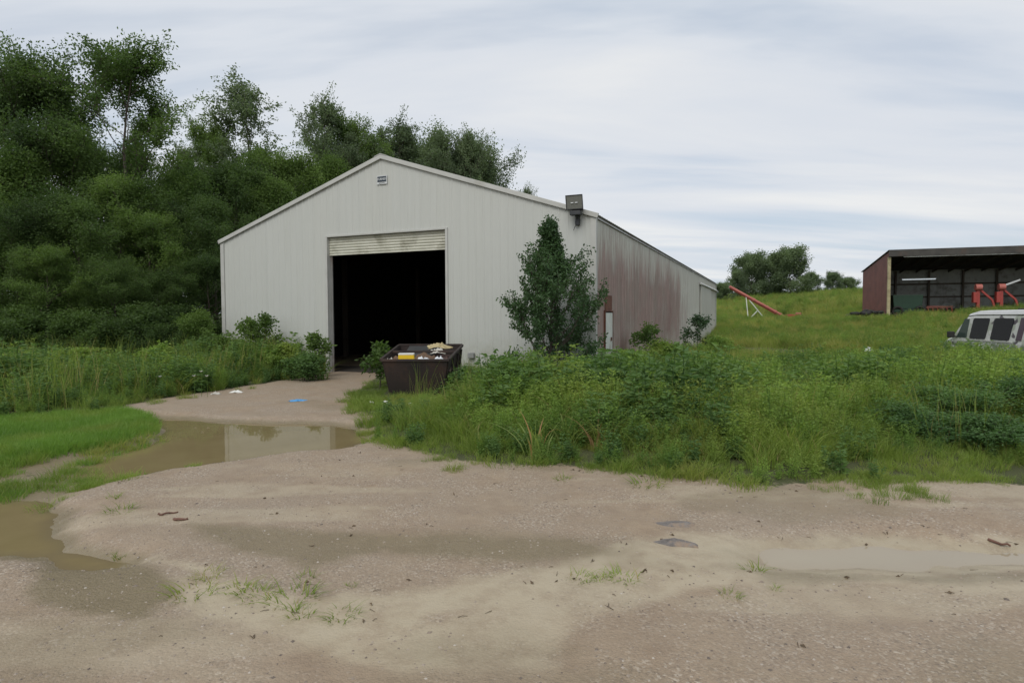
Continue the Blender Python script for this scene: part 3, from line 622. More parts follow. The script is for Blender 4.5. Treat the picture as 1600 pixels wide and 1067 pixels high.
M['stick'] = worn('wet_stick', (.10, .045, .03), (.16, .08, .055), 20, .7)
stick(246, 806, 277, 801, .009, M['stick'], 'thin brown stick on the gravel, upper of two side by side')
stick(272, 812, 292, 812, .014, M['stick'], 'short thick reddish stick on the gravel, lower of two side by side')
stick(1545, 845, 1578, 856, .011, M['stick'], 'dark twig on the gravel near the right edge')
stick(742, 598, 760, 602, .02, M['stick'], 'dark broken branch in the weeds right of the dumpster')
x, y, z = on_ground(762, 606)
crumple('white_scrap', (x, y, z + .30), (.12, .08, .10), M['bagwhite'], 'folded white scrap standing in the weeds, right of two', 'scrap', seed=12, rz=.5)
x, y, z = on_ground(751, 612)
crumple('white_scrap', (x, y, z + .24), (.07, .10, .12), M['bagwhite'], 'smaller white scrap leaning in the weeds, left of two', 'scrap', seed=13, rz=-.4)
# broken asphalt lumps
M['asphalt'] = worn('broken_asphalt', (.12, .108, .10), (.22, .20, .185), 14, .9, grime=(.26, .2, .15), gscale=9, gamt=(.5, .6), bumps=.8)
def lump(u, v, sx_, sy_, sz_, seed, label, rz=0., m=None, name='asphalt_chunk', cat='asphalt'):
    x, y, z = on_ground(u, v); r = np.random.default_rng(seed); g = G(); nu, nv = 14, 7
    a = np.linspace(0, 2 * math.pi, nu, endpoint=False); rr = 1 + .22 * r.normal(size=nu); rr = (rr + np.roll(rr, 1) + np.roll(rr, -1)) / 3; V = [(0, 0, sz_)]
    for k in range(1, nv): 
        q = k / (nv - 1)
        for i in range(nu): V.append((math.cos(a[i]) * sx_ * rr[i] * q, math.sin(a[i]) * sy_ * rr[i] * q, sz_ * (1 - q ** 2.2) * (1 + .25 * r.normal()) - .01 * (k == nv - 1)))
    Fc = [[0, 1 + i, 1 + (i + 1) % nu] for i in range(nu)]
    for k in range(nv - 2): Fc += [[1 + k * nu + i, 1 + (k + 1) * nu + i, 1 + (k + 1) * nu + (i + 1) % nu, 1 + k * nu + (i + 1) % nu] for i in range(nu)]
    g.add(V, Fc, smooth=False); o = g.obj(name, m or M['asphalt'], None, (x, y, z), rz); return tag(o, label, cat)
lump(1057, 848, .17, .085, .022, 3, 'dark grey ragged asphalt chunk bedded in the gravel', R_(-22))
lump(1050, 818, .20, .07, .010, 4, 'flat grey asphalt chunk just behind the dark one', 0)

# rusty drum end by the pear tree and green sheet
M['green'] = worn('green_tarp', (.02, .13, .06), (.04, .19, .09), 3, .5)
cx, cy = at_y(826, 582, 13.0)[:2]
drum = empty('rusty_drum', (cx, cy, gz(cx, cy)), R_(10), 'rusty half-buried drum leaning under the pear tree', 'drum')
g = G(); th = np.linspace(0, 2 * math.pi, 22); g.tube([(0, 0, .28), (.02, .5, .33)], .26, 20, caps=False); g.obj('shell', M['rustplain'], drum)
g = G(); g.tube([(0, -.01, .28), (0, .012, .28)], .235, 20); g.obj('drum_end', M['rustplain'], drum)
g = G(); g.tube([(.26 * math.cos(t), -.015, .28 + .26 * math.sin(t)) for t in th], .014, 6); g.obj('rim', M['rustplain'], drum)
cx, cy = at_y(850, 596, 11.2)[:2]
o = crumple('green_sheet', (cx, cy, gz(cx, cy) + .33), (.42, .35, .14), M['green'], 'sloping green plastic sheet in the weeds below the pear tree', 'tarp', .2, 15, rz=.2)

# ------------------------------------------------------------ trees
def tree_mesh(seed, H, Rr, base, n1, n2, n3, k, leaf, spread, elev=(12, 62), prof=None, tr=.16, jitter=.2, mat_leaf='leaf_dark', top=.92, twigl=.7, lean=0., droop=.35, bark_d=5, up=.06):
    r = np.random.default_rng(seed); wood = G(); lf = G()
    t = np.linspace(0, 1, 9); sp_ = np.cumsum(r.normal(size=(9, 2)) * H * .010, 0); tp = np.c_[sp_[:, 0] + lean * t ** 1.5, sp_[:, 1], t * H * top]
    wood.tube(tp, tr * (1 - t * .86) , 8)
    pos = lambda q: np.array([np.interp(q * top, t * top, tp[:, i]) for i in range(3)])
    prof = prof or (lambda q: math.sin(math.pi * min(1, .18 + .82 * q)) ** .6)
    P, D, Tn = [], [], []
    def twigs(a, b, n, L, tone):
        d = b - a; dl_ = np.linalg.norm(d) + 1e-9; d = d / dl_
        for j in range(n):
            q = (j + r.uniform(.2, 1)) / n; s0 = a + (b - a) * q
            dd = d + r.normal(size=3) * .65; dd[2] += .12; dd /= np.linalg.norm(dd); e = s0 + dd * L * r.uniform(.6, 1.3)
            if bark_d > 3: wood.tube([s0, (s0 + e) / 2 + r.normal(size=3) * .03, e], [.010 * H / 12, .007 * H / 12, .003], 3, caps=False)
            kk = int(k * r.uniform(.6, 1.4)); qq = r.random(kk)[:, None]
            P.append(s0 + (e - s0) * qq + r.normal(size=(kk, 3)) * spread); v = dd * .6 + r.normal(size=(kk, 3)) * .8; v[:, 2] -= droop; D.append(v); Tn.append(np.clip(tone + r.normal(size=kk) * .16, 0, .92))
    for i in range(n1):
        q = base + (1 - base) * ((i + .5) / n1) ** .9; az = i * 2.39996 + r.normal() * .4; L = Rr * prof((q - base) / (1 - base)) * r.uniform(.7, 1.18) + .15
        el = R_(elev[0] + (elev[1] - elev[0]) * q + r.normal() * 9); s0 = pos(q); u = np.array((math.cos(az) * math.cos(el), math.sin(az) * math.cos(el), math.sin(el)))
        pts = [s0]; d = u.copy()
        for j in range(4): d = d + r.normal(size=3) * .13 + np.array((0, 0, up)); d /= np.linalg.norm(d); pts.append(pts[-1] + d * L / 4)
        pts = np.array(pts); r0 = tr * (1 - q * .8) * .42; wood.tube(pts, np.linspace(r0, r0 * .2 + .004, 5), 5, caps=False)
        tone = .4 + r.normal() * .14 + .15 * q
        for j in range(n2):
            w = .25 + .75 * (j + r.random()) / n2; a = np.array([np.interp(w * 4, range(5), pts[:, c]) for c in range(3)])
            sdv = r.normal(size=3); sdv[2] = abs(sdv[2]) * .5; dd = (pts[-1] - pts[0]) / L + sdv * .75; dd /= np.linalg.norm(dd); Ls = L * r.uniform(.22, .42) * (1.25 - .5 * w)
            b = a + dd * Ls; wood.tube([a, (a + b) / 2 + r.normal(size=3) * .04 * Ls, b], [r0 * .4, r0 * .28, .004], 4, caps=False)
            twigs(a, b, n3, twigl, tone + r.normal() * .08)
        twigs(pts[-2], pts[-1], n3, twigl, tone)
    P = np.concatenate(P); D = np.concatenate(D); Tn = np.concatenate(Tn); n = len(P)
    lf.leaves(P, D, leaf * r.uniform(.7, 1.3, n), leaf * .55 * r.uniform(.8, 1.2, n), Tn, r=r)
    return wood.mesh('trunk', [M['bark']]), lf.mesh('crown', [M[mat_leaf]]), float(np.percentile(P[:, 2], 99.9))
def tree_obj(meshes, name, loc, rz, sc, label, cat, group=None):
    e = empty(name, loc, rz, label, cat, group); e.scale = sc if isinstance(sc, tuple) else (sc,) * 3
    for nm, me in zip(('trunk', 'crown'), meshes[:2]):
        o = bpy.data.objects.new(nm, me); C.objects.link(o); o.parent = e
    return e
V_ = {}
V_['dense1'] = tree_mesh(1, 12, 4.2, .16, 24, 6, 5, 58, .135, .24)
V_['dense2'] = tree_mesh(2, 12, 3.6, .12, 24, 6, 5, 58, .13, .24, mat_leaf='leaf_mid')
V_['dense3'] = tree_mesh(3, 12, 4.6, .22, 22, 6, 5, 58, .135, .26, elev=(5, 70))
V_['open1'] = tree_mesh(4, 14, 4.0, .30, 20, 6, 4, 52, .13, .12, elev=(20, 66), mat_leaf='leaf_mid', tr=.14, twigl=.95)
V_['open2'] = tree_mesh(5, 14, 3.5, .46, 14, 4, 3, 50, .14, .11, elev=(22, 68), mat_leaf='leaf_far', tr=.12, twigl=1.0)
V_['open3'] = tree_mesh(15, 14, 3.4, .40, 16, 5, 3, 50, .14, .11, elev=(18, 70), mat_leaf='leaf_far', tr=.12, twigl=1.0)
V_['dense4'] = tree_mesh(16, 12, 4.0, .14, 24, 6, 5, 56, .13, .18, mat_leaf='leaf_mid', twigl=.9)
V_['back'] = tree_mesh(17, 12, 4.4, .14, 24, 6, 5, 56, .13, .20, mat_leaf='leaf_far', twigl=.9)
V_['bush1'] = tree_mesh(6, 3.4, 2.0, .03, 20, 5, 4, 26, .13, .14, elev=(8, 75), tr=.05, mat_leaf='leaf_mid', twigl=.4)
V_['bush2'] = tree_mesh(7, 3.0, 1.9, .03, 20, 5, 4, 28, .12, .15, elev=(5, 70), tr=.05, mat_leaf='leaf_dark', twigl=.4)
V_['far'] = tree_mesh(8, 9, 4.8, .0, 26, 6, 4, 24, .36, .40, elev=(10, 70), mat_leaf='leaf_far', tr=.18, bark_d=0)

def plant_tree(kind, u, v_top, Y, label, cat='tree', name='broadleaf_tree', group=None, wide=1.0, rz=None):
    """tree whose top appears at (u, v_top) when it stands Y metres away"""
    H0 = V_[kind][2]
    x, y, zt = at_y(u, v_top, Y); z = gz(x, y); s = (zt - z) / H0
    return tree_obj(V_[kind], name, (x, y, z - .05), random.uniform(0, 6.3) if rz is None else rz, (s * wide, s * wide, s), label, cat, group)
WOOD = 'trees of the wood left of the barn'
plant_tree('dense3', 45, 62, 27, 'tallest dark tree of the wood, at the far left edge', group=WOOD, wide=.95)
plant_tree('open1', 178, 64, 27, 'tall dark tree with open branching, right of the tallest at the left', group=WOOD, wide=1.05)
plant_tree('dense1', -60, 90, 26, 'tall dark tree half out of view at the left edge', group=WOOD)
L_mass = 'dense broadleaf tree within the wood left of the barn'
for lb, (kind, u, v, Y, w) in zip(['dark tree right below the tallest one in the wood', 'bushy tree at the left edge below the tallest one', 'rounded green tree below the tall open-branched one', 'dark rounded tree in the middle of the left wood', 'dark tree low at the left edge of the wood', 'leafy tree in the middle of the wood, nearer the barn', 'green tree at the wood end where it meets the barn roof line', 'dark tree just left of the barn eave', 'dark tree in the gap left of the sparse trees', 'low-branched tree half out of view at the left edge', 'dark tree behind the tall open-branched one', 'lowest front tree near the left edge of the wood', 'broad front tree in the middle of the wood foot', 'front tree against the left barn corner', 'broad low tree second from the barn corner'], (('dense1', 100, 190, 24, 1.1), ('dense2', 30, 225, 22, 1.1), ('dense4', 190, 270, 23, 1.15), ('dense1', 120, 300, 20.5, 1.2), ('dense3', 20, 310, 19.5, 1.2),
                         ('dense4', 235, 330, 22, 1.25), ('dense2', 300, 262, 27, 1.1), ('dense1', 330, 300, 24.5, 1.1), ('dense3', 270, 285, 30, 1.), ('dense2', -70, 260, 20, 1.2), ('dense3', 205, 205, 31, .9),
                         ('dense4', 75, 380, 18.5, 1.3), ('dense3', 180, 400, 19, 1.35), ('dense1', 320, 395, 21.5, 1.3), ('dense3', 250, 415, 20.2, 1.4))):
    plant_tree(kind, u, v, Y, lb, group=WOOD, wide=w)
BACK = 'trees standing behind the barn'
plant_tree('open2', 388, 122, 38, 'tall sparse tree above the rest, left of two behind the barn', group=BACK, wide=1.1)
plant_tree('open3', 497, 140, 38, 'slimmer sparse tree, right of two above the rest behind the barn', group=BACK, wide=.8)
plant_tree('open1', 345, 185, 38, 'open-crowned tree left of the two tall sparse ones', group=BACK, wide=.8)
plant_tree('open2', 290, 218, 38, 'sparse tree filling the gap left of the barn roof', group=BACK, wide=.9)
plant_tree('open3', 620, 180, 42, 'rounded leafy tree rising behind the barn peak', group=BACK, wide=1.0)
plant_tree('open3', 740, 190, 43, 'rightmost large tree behind the right slope of the barn roof', group=BACK, wide=.75)
plant_tree('open2', 822, 284, 52, 'lone small treetop peeking over the right slope of the barn roof', group=BACK, wide=.5)
plant_tree('open1', 560, 178, 40, 'leafy tree left of the barn peak', group=BACK, wide=.9)
for lb, (kind, u, v, Y, w) in zip(['leafy tree below the tall sparse one left behind the barn', 'leafy tree between the two tall sparse ones behind the barn', 'leafy tree below the slimmer sparse one behind the barn', 'dark tree above the left barn eave', 'pale green tree just right of the barn peak', 'pale green tree directly behind the barn peak', 'pale green tree halfway along the right roof slope', 'pale green small tree at the right end of the row behind the barn', 'low dark tree on the left roof slope', 'pale green tree left of the barn peak', 'dark tree low behind the left roof slope'], (('dense2', 400, 232, 33, 1.), ('dense4', 455, 235, 33, 1.), ('dense2', 520, 240, 35, 1.), ('dense1', 360, 250, 30, 1.1), ('back', 660, 200, 45, 1.), ('back', 590, 205, 42, 1.), ('back', 715, 215, 46, .9), ('back', 745, 246, 47, .5), ('dense2', 430, 275, 30, 1.1), ('back', 540, 222, 40, .9))):
    plant_tree(kind, u, v, Y, lb, group=BACK, wide=w)
FAR = 'trees on the hill crest to the right'
for kind, u, v, Y, w, lb in (('far', 1178, 392, 98, 1.0, 'left rounded tree of the clump on the hill crest'), ('far', 1238, 383, 96, 1.1, 'tallest dark tree of the clump on the hill crest'), ('far', 1209, 398, 101, 1.1, 'middle tree of the clump on the hill crest'),
                             ('far', 1268, 424, 103, 1.2, 'low tree at the right end of the clump on the hill crest'), ('far', 1300, 423, 108, 1.0, 'small tree right of the clump, left of two on the crest'), ('far', 1325, 432, 110, 1.3, 'small tree next to the shed, right of two on the crest'),
                             ('far', 1152, 418, 97, .8, 'low tree at the left end of the clump on the hill crest'), ('far', 1130, 440, 92, 1.5, 'low bush at the far corner of the barn on the crest')):
    plant_tree(kind, u, v, Y, lb, group=FAR, wide=w)
# understorey along the wood edge
for kind, u, v, Y, w, lb in (('bush1', 305, 478, 18.5, 1.0, 'bright green bush against the left corner of the barn'), ('bush2', 215, 470, 18.5, 1.5, 'dark bush at the wood foot, second from the barn corner'), ('bush2', 120, 480, 17.5, 1.5, 'dark bush at the middle of the wood foot'), ('bush2', 30, 476, 17, 1.6, 'dark bush at the wood foot near the left edge'),
                             ('bush2', 270, 470, 20, 1.5, 'dark bush behind the bright green one by the barn corner'), ('bush2', -60, 470, 17, 1.6, 'dark bush half out of view at the left edge'), ('bush1', 165, 455, 19.5, 1.4, 'green bush above the middle of the wood foot'), ('bush1', 75, 450, 19, 1.3, 'green bush above the wood foot nearer the left edge'), ('bush2', 245, 500, 18, 1.2, 'low dark bush just left of the bright green one')):
    plant_tree(kind, u, v, Y, lb, 'bush', 'bush', 'bushes at the foot of the wood', w)
# pear tree: upswept shoots with small glossy leaves
px_, py_, pz_ = at_y(853, 575, 13.9); pz_ = gz(px_, py_)
pear = tree_mesh(23, 3.6, 1.45, .0, 72, 4, 4, 22, .078, .048, elev=(2, 84), prof=lambda q: float(np.interp(q, [0, .10, .28, .45, .62, .80, 1], [.80, .98, 1.05, .88, .42, .15, .05])), tr=.05, mat_leaf='leaf_pear', top=.97, twigl=.22, droop=.4, up=.24)
tree_obj(pear, 'pear_tree', (px_, py_, pz_), 1.0, (.96, .8, 3.68 / pear[2]), 'dark green upright young pear tree against the right part of the barn front', 'tree')
# saplings and shrubs that stand out
def sapling(name, u, vtop, Y, w, label, seed, m='leaf_mid', cat='sapling'):
    x, y, zt = at_y(u, vtop, Y); z = gz(x, y); H = max(zt - z, .3)
    me = tree_mesh(seed, H, w, .1, 12, 3, 3, 9, .10, .06, elev=(30, 70), tr=.018, mat_leaf=m, twigl=.16, top=.95)
    return tree_obj(me, name, (x, y, z - .02), 0, (1., 1., H / me[2]), label, cat)
sapling('sapling', 593, 533, 13.6, .33, 'leafy sapling in the doorway at the left corner of the dumpster', 31)
sapling('sapling', 385, 494, 18.2, .55, 'pointed young tree against the left part of the barn wall', 32)
sapling('sapling', 413, 488, 18.0, .40, 'round-topped sapling right of the pointed one by the barn wall', 33)
sapling('sapling', 491, 517, 16.6, .25, 'thin sapling beside the left jamb of the barn door', 34)
sapling('shrub', 1090, 490, 24.0, .75, 'dark shrub against the rust-stained barn side', 35, 'leaf_pear', 'shrub')
sapling('shrub', 1010, 503, 17.5, .5, 'slender leafy weed tree against the barn side near the walk door', 36, 'leaf_mid', 'shrub')
sapling('shrub', 1178, 600, 9.5, .4, 'dark leafy shrub in the middle of the foreground weeds', 37, 'leaf_dark', 'shrub')
sapling('shrub', 1265, 655, 7.8, .3, 'small dark shrub at the front of the roadside weeds', 38, 'weed_dark', 'shrub')
for i, (u, v, Y, w, mt, lb) in enumerate(((1040, 528, 16.5, .9, 'weed', 'bright green bush against the barn side right of the walk door'), (985, 545, 14.5, .6, 'weed', 'bright green leafy weed at the foot of the walk door'), (905, 556, 12.4, .55, 'weed', 'yellow-green leafy weed in front of the right foot of the pear tree'),
        (1120, 522, 22, .9, 'weed', 'rounded green weed bush near the far end of the barn side'), (730, 572, 12.2, .55, 'weed_dark', 'leafy weed against the right side of the dumpster'), (800, 588, 10.6, .6, 'weed_dark', 'dark leafy weed in front of the left foot of the pear tree'),
        (1010, 628, 8.2, .4, 'weed_dark', 'dark leafy weed right of the tall arching grass clump'), (1350, 632, 8.4, .5, 'weed', 'light green leafy weed left of the dark clump at the right'), (350, 522, 17.0, .7, 'leaf_mid', 'bushy weed against the left corner of the barn'), (440, 535, 16.4, .6, 'weed', 'leafy weed piled against the barn wall left of the door'),
        (475, 550, 15.6, .5, 'weed_dark', 'leafy weed nearest the left door jamb'), (250, 532, 15.6, .8, 'weed', 'rounded leafy weed at the middle of the left verge'), (120, 540, 14.5, .8, 'weed', 'rounded leafy weed at the left part of the left verge'), (30, 545, 13.6, .8, 'weed_dark', 'darker rounded weed at the left edge of the verge'))):
    x, y, zt = at_y(u, v, Y); z = gz(x, y)
    me = tree_mesh(400 + i, zt - z, w * .8, .02, 22, 4, 3, 13, .085, .06, elev=(15, 80), tr=.015, mat_leaf=mt, twigl=.18, top=.95)
    tree_obj(me, 'leafy_weed', (x, y, z - .02), 0, (1., 1., (zt - z) / me[2]), lb, 'weed')
for i, (u, v, Y, w) in enumerate(((1480, 592, 8.0, 1.1), (1580, 584, 8.2, 1.25), (1415, 622, 7.7, .85), (1540, 640, 7.1, .85))):
    lb = ('bluish dark bushy weed, left back one of the clump at the right edge', 'tallest bluish dark bushy weed of the clump at the right edge', 'lower dark bushy weed at the left end of the right-edge clump', 'front dark bushy weed of the clump at the right edge')[i]
    x, y, zt = at_y(u, v, Y); z = gz(x, y)
    me = tree_mesh(50 + i, zt - z, w * .62, .02, 34, 4, 4, 18, .050, .05, elev=(10, 80), tr=.015, mat_leaf='weed_shrub', twigl=.16, top=.95)
    tree_obj(me, 'bushy_weed', (x, y, z - .02), 0, (1., 1., (zt - z) / me[2]), lb, 'weed')

# ------------------------------------------------------------ grass and weeds as clumps
protos = bpy.data.collections.new('plant_kinds')
def proto(name, g, mats):
    o = bpy.data.objects.new(name, g.mesh(name, mats)); return o
def blades(n, h, spread, width, bend, seed, mi=0, tint=None, segs=3, g=None, accent=.04):
    r = np.random.default_rng(seed); g = g or G()
    a = r.uniform(0, 2 * math.pi, n); rad = spread * np.sqrt(r.random(n)); base = np.c_[np.cos(a) * rad, np.sin(a) * rad, np.full(n, -.03)]
    out = np.c_[np.cos(a), np.sin(a)] + r.normal(size=(n, 2)) * .8; out /= np.linalg.norm(out, axis=1)[:, None]; H = h * r.uniform(.5, 1.15, n); B = bend * r.uniform(.3, 1.3, n)
    w = width * r.uniform(.7, 1.3, n); ca = r.uniform(0, 2 * math.pi, n); sdv = np.c_[np.cos(ca), np.sin(ca), np.zeros(n)]
    V = []
    for k in range(segs + 1):
        q = k / segs; c = base + np.c_[out * (B * H * q ** 2)[:, None], H * (q - .30 * B * q ** 3)]; ww = (w * (1 - q) ** .7 * .5 + .0006)[:, None]
        V += [c - sdv * ww, c + sdv * ww]
    V = np.stack(V, 1); m = 2 * (segs + 1); f = np.array([(2 * k, 2 * k + 1, 2 * k + 3, 2 * k + 2) for k in range(segs)])
    Fq = (np.arange(n)[:, None, None] * m + f[None]).reshape(-1, 4); t = np.clip(r.normal(.45, .18, n), 0, .92); t[r.random(n) < accent] = 1.0
    g.add(V, Fq, mi, np.repeat(t, segs)); return g
def stems(nst, h, lean, leafL, leafW, perm, seed, ang=.5, fine=False):
    r = np.random.default_rng(seed); g = G()
    for i in range(nst):
        a = r.uniform(0, 6.3); H = h * r.uniform(.6, 1.15); o = np.array((math.cos(a), math.sin(a), 0)); b0 = o * .08 * r.random(); tip = b0 + o * lean * H * r.random() + np.array((0, 0, H))
        mid = (b0 + tip) / 2 + r.normal(size=3) * .02; g.tube([b0 + np.array((0, 0, -.03)), mid, tip], [.005, .004, .002], 3, caps=False, tint=.1)
        k = int(perm * H); q = np.sort(r.uniform(.08, 1, k)); P = b0 + (tip - b0) * q[:, None]; th = np.arange(k) * 2.4 + r.normal(size=k) * .3
        D = np.c_[np.cos(th), np.sin(th), ang * r.uniform(-.6, 1.5, k)]; L = leafL * (1.15 - .6 * q) * r.uniform(.7, 1.2, k)
        if fine: P = P + D * r.uniform(0, .13, k)[:, None] * (1.1 - q)[:, None] * 1.5
        g.leaves(P, D, L, leafW / leafL * L, np.clip(r.normal(.45, .15, k) + .3 * (q - .5), 0, .92), fold=.3, r=r)
    return g
PR = {}
PR['turf'] = [proto('turf_clump', blades(70, .13, .16, .006, .5, 60 + i, segs=2, accent=.0), [M['grass_turf']]) for i in range(3)]
PR['short'] = [proto('short_clump', blades(60, .20, .16, .006, .7, 70 + i, segs=2), [M['grass_tall']]) for i in range(3)]
PR['tall'] = [proto('tall_clump', blades(60, .50, .20, .010, .75, 80 + i), [M['grass_tall']]) for i in range(3)]
PR['weed'] = [proto('weed_clump', stems(7, .50, .35, .075, .024, 62, 90 + i), [M['weed']]) for i in range(3)] + [proto('fern_clump', stems(8, .48, .4, .045, .014, 170, 95 + i, fine=True), [M['weed']]) for i in range(2)]
PR['broad'] = [proto('broad_clump', stems(6, .60, .5, .12, .055, 42, 100 + i, .2), [M['weed_dark']]) for i in range(2)]
PR['stalk'] = [proto('stalk_clump', blades(16, .85, .25, .006, .28, 120 + i, segs=4, accent=.3), [M['grass_tall']]) for i in range(2)]
PR['field'] = [proto('field_clump', blades(80, .75, .42, .022, .55, 110 + i, accent=.07), [M['grass_field']]) for i in range(3)]
PR['field'] += [proto('field_weed', stems(10, .8, .5, .12, .045, 40, 115, fine=True), [M['weed']])]
def scatter(name, label, pts, kinds, smin, smax, cat=None, wid=None):
    """points carry their own turn, size and pick; geometry nodes put a clump on each"""
    cols = []
    coll = bpy.data.collections.new(name + '_kinds')
    for k in kinds:
        for o in PR[k]: coll.objects.link(o)
    n = len(pts); me = bpy.data.meshes.new(name); me.vertices.add(n); me.vertices.foreach_set('co', np.asarray(pts, np.float32).ravel())
    tot = sum(len(PR[k]) for k in kinds)
    sc = rng.uniform(smin, smax, n); sc = sc if wid is None else sc * wid
    for nm, typ, val in (('pick', 'INT', rng.integers(0, tot, n)), ('turn', 'FLOAT', rng.uniform(0, 6.28, n)), ('size', 'FLOAT', sc), ('tilt', 'FLOAT', rng.normal(0, .10, n))):
        a = me.attributes.new(nm, typ, 'POINT'); a.data.foreach_set('value', val.astype(np.int32 if typ == 'INT' else np.float32))
    o = bpy.data.objects.new(name, me); C.objects.link(o)
    ng = bpy.data.node_groups.new(name, 'GeometryNodeTree'); ng.interface.new_socket('Geometry', in_out='INPUT', socket_type='NodeSocketGeometry'); ng.interface.new_socket('Geometry', in_out='OUTPUT', socket_type='NodeSocketGeometry')
    nn, ll = ng.nodes, ng.links; gi = nn.new('NodeGroupInput'); go = nn.new('NodeGroupOutput'); ip = nn.new('GeometryNodeInstanceOnPoints')
    ci = nn.new('GeometryNodeCollectionInfo'); ci.inputs[0].default_value = coll; ci.inputs['Separate Children'].default_value = True; ci.inputs['Reset Children'].default_value = True
    def at(nm, typ='FLOAT'):
        x = nn.new('GeometryNodeInputNamedAttribute'); x.data_type = typ; x.inputs[0].default_value = nm; return x.outputs[0]
    cb = nn.new('ShaderNodeCombineXYZ'); ll.new(at('turn'), cb.inputs[2]); ll.new(at('tilt'), cb.inputs[0])
    e2r = nn.new('FunctionNodeEulerToRotation'); ll.new(cb.outputs[0], e2r.inputs[0])
    ll.new(gi.outputs[0], ip.inputs['Points']); ll.new(ci.outputs[0], ip.inputs['Instance']); ip.inputs['Pick Instance'].default_value = True
    ll.new(at('pick', 'INT'), ip.inputs['Instance Index']); ll.new(e2r.outputs[0], ip.inputs['Rotation']); ll.new(at('size'), ip.inputs['Scale']); ll.new(ip.outputs[0], go.inputs[0])
    md = o.modifiers.new('clumps', 'NODES'); md.node_group = ng
    tag(o, label, None, None, 'stuff'); return o
def sample(n, x0, x1, y0, y1, test, zmin=.012):
    x = rng.uniform(x0, x1, n); y = rng.uniform(y0, y1, n); k = test(x, y); x, y = x[k], y[k]; z = height(x, y); k = z > zmin; return np.c_[x, y, z][k]
P2 = lambda x, y: np.stack([x, y], -1)
def clear(x, y):
    """keep plants out of the barn, the shed, the dumpster, the van"""
    b = sdf(P2(x, y), BARN) > .12
    d = ~((np.abs(x - DUMP[0]) < .8) & (y > DUMP[1] - .15) & (y < DUMP[1] + 1.8))
    return b & d & (sdf(P2(x, y), SHED) > .1) & (sdf(P2(x, y), VAN) > .05)
SC = np.array([28.7, 47.0]); sf = np.array([.954, -.3]); sb = np.array([.3, .954]); SHED = np.array([SC, SC + 18 * sf, SC + 18 * sf + 8 * sb, SC + 8 * sb])
VN = np.array([15.8, 22.75]); vr = np.array([-.19, -.982]); vr /= np.linalg.norm(vr); vx = np.array([-vr[1], vr[0]]); VAN = np.array([VN, VN + vr * 5.4, VN + vr * 5.4 + vx * 2.0, VN + vx * 2.0])
AWAY = [(at_y(1168, 500, 60)[0], 59.5, 1.6), (at_y(1190, 500, 60)[0], 59.5, 2.0), (at_y(1215, 500, 60)[0], 59.5, 2.2), (at_y(1245, 500, 60)[0], 59.5, 2.6), (SC[0] - 1.3, SC[1] - .8, 1.6), (SC[0] - .2, SC[1] - .9, 1.3), (SC[0] + 3, SC[1] - 2.6, 1.6), (14.2, 23.5, 1.2), (14.8, 21, 1.0)]
def away(x, y):
    k = np.ones(np.shape(x), bool)
    for a, b, r in AWAY: k &= (np.hypot(x - a, (y - b) * .6) > r) | (rng.random(np.shape(x)) < .12)
    return k
inview = lambda x, y: np.abs(x) < y * .86 + 1.2
dR = lambda x, y: sdf(P2(x, y), G_RIGHT) + .5 * fbm(x * 1.1, y * 1.6) + .35 * fbm(x * 4, y * 4)
dL = lambda x, y: sdf(P2(x, y), G_LEFT) + .25 * fbm(x * 1.6, y * 1.6)
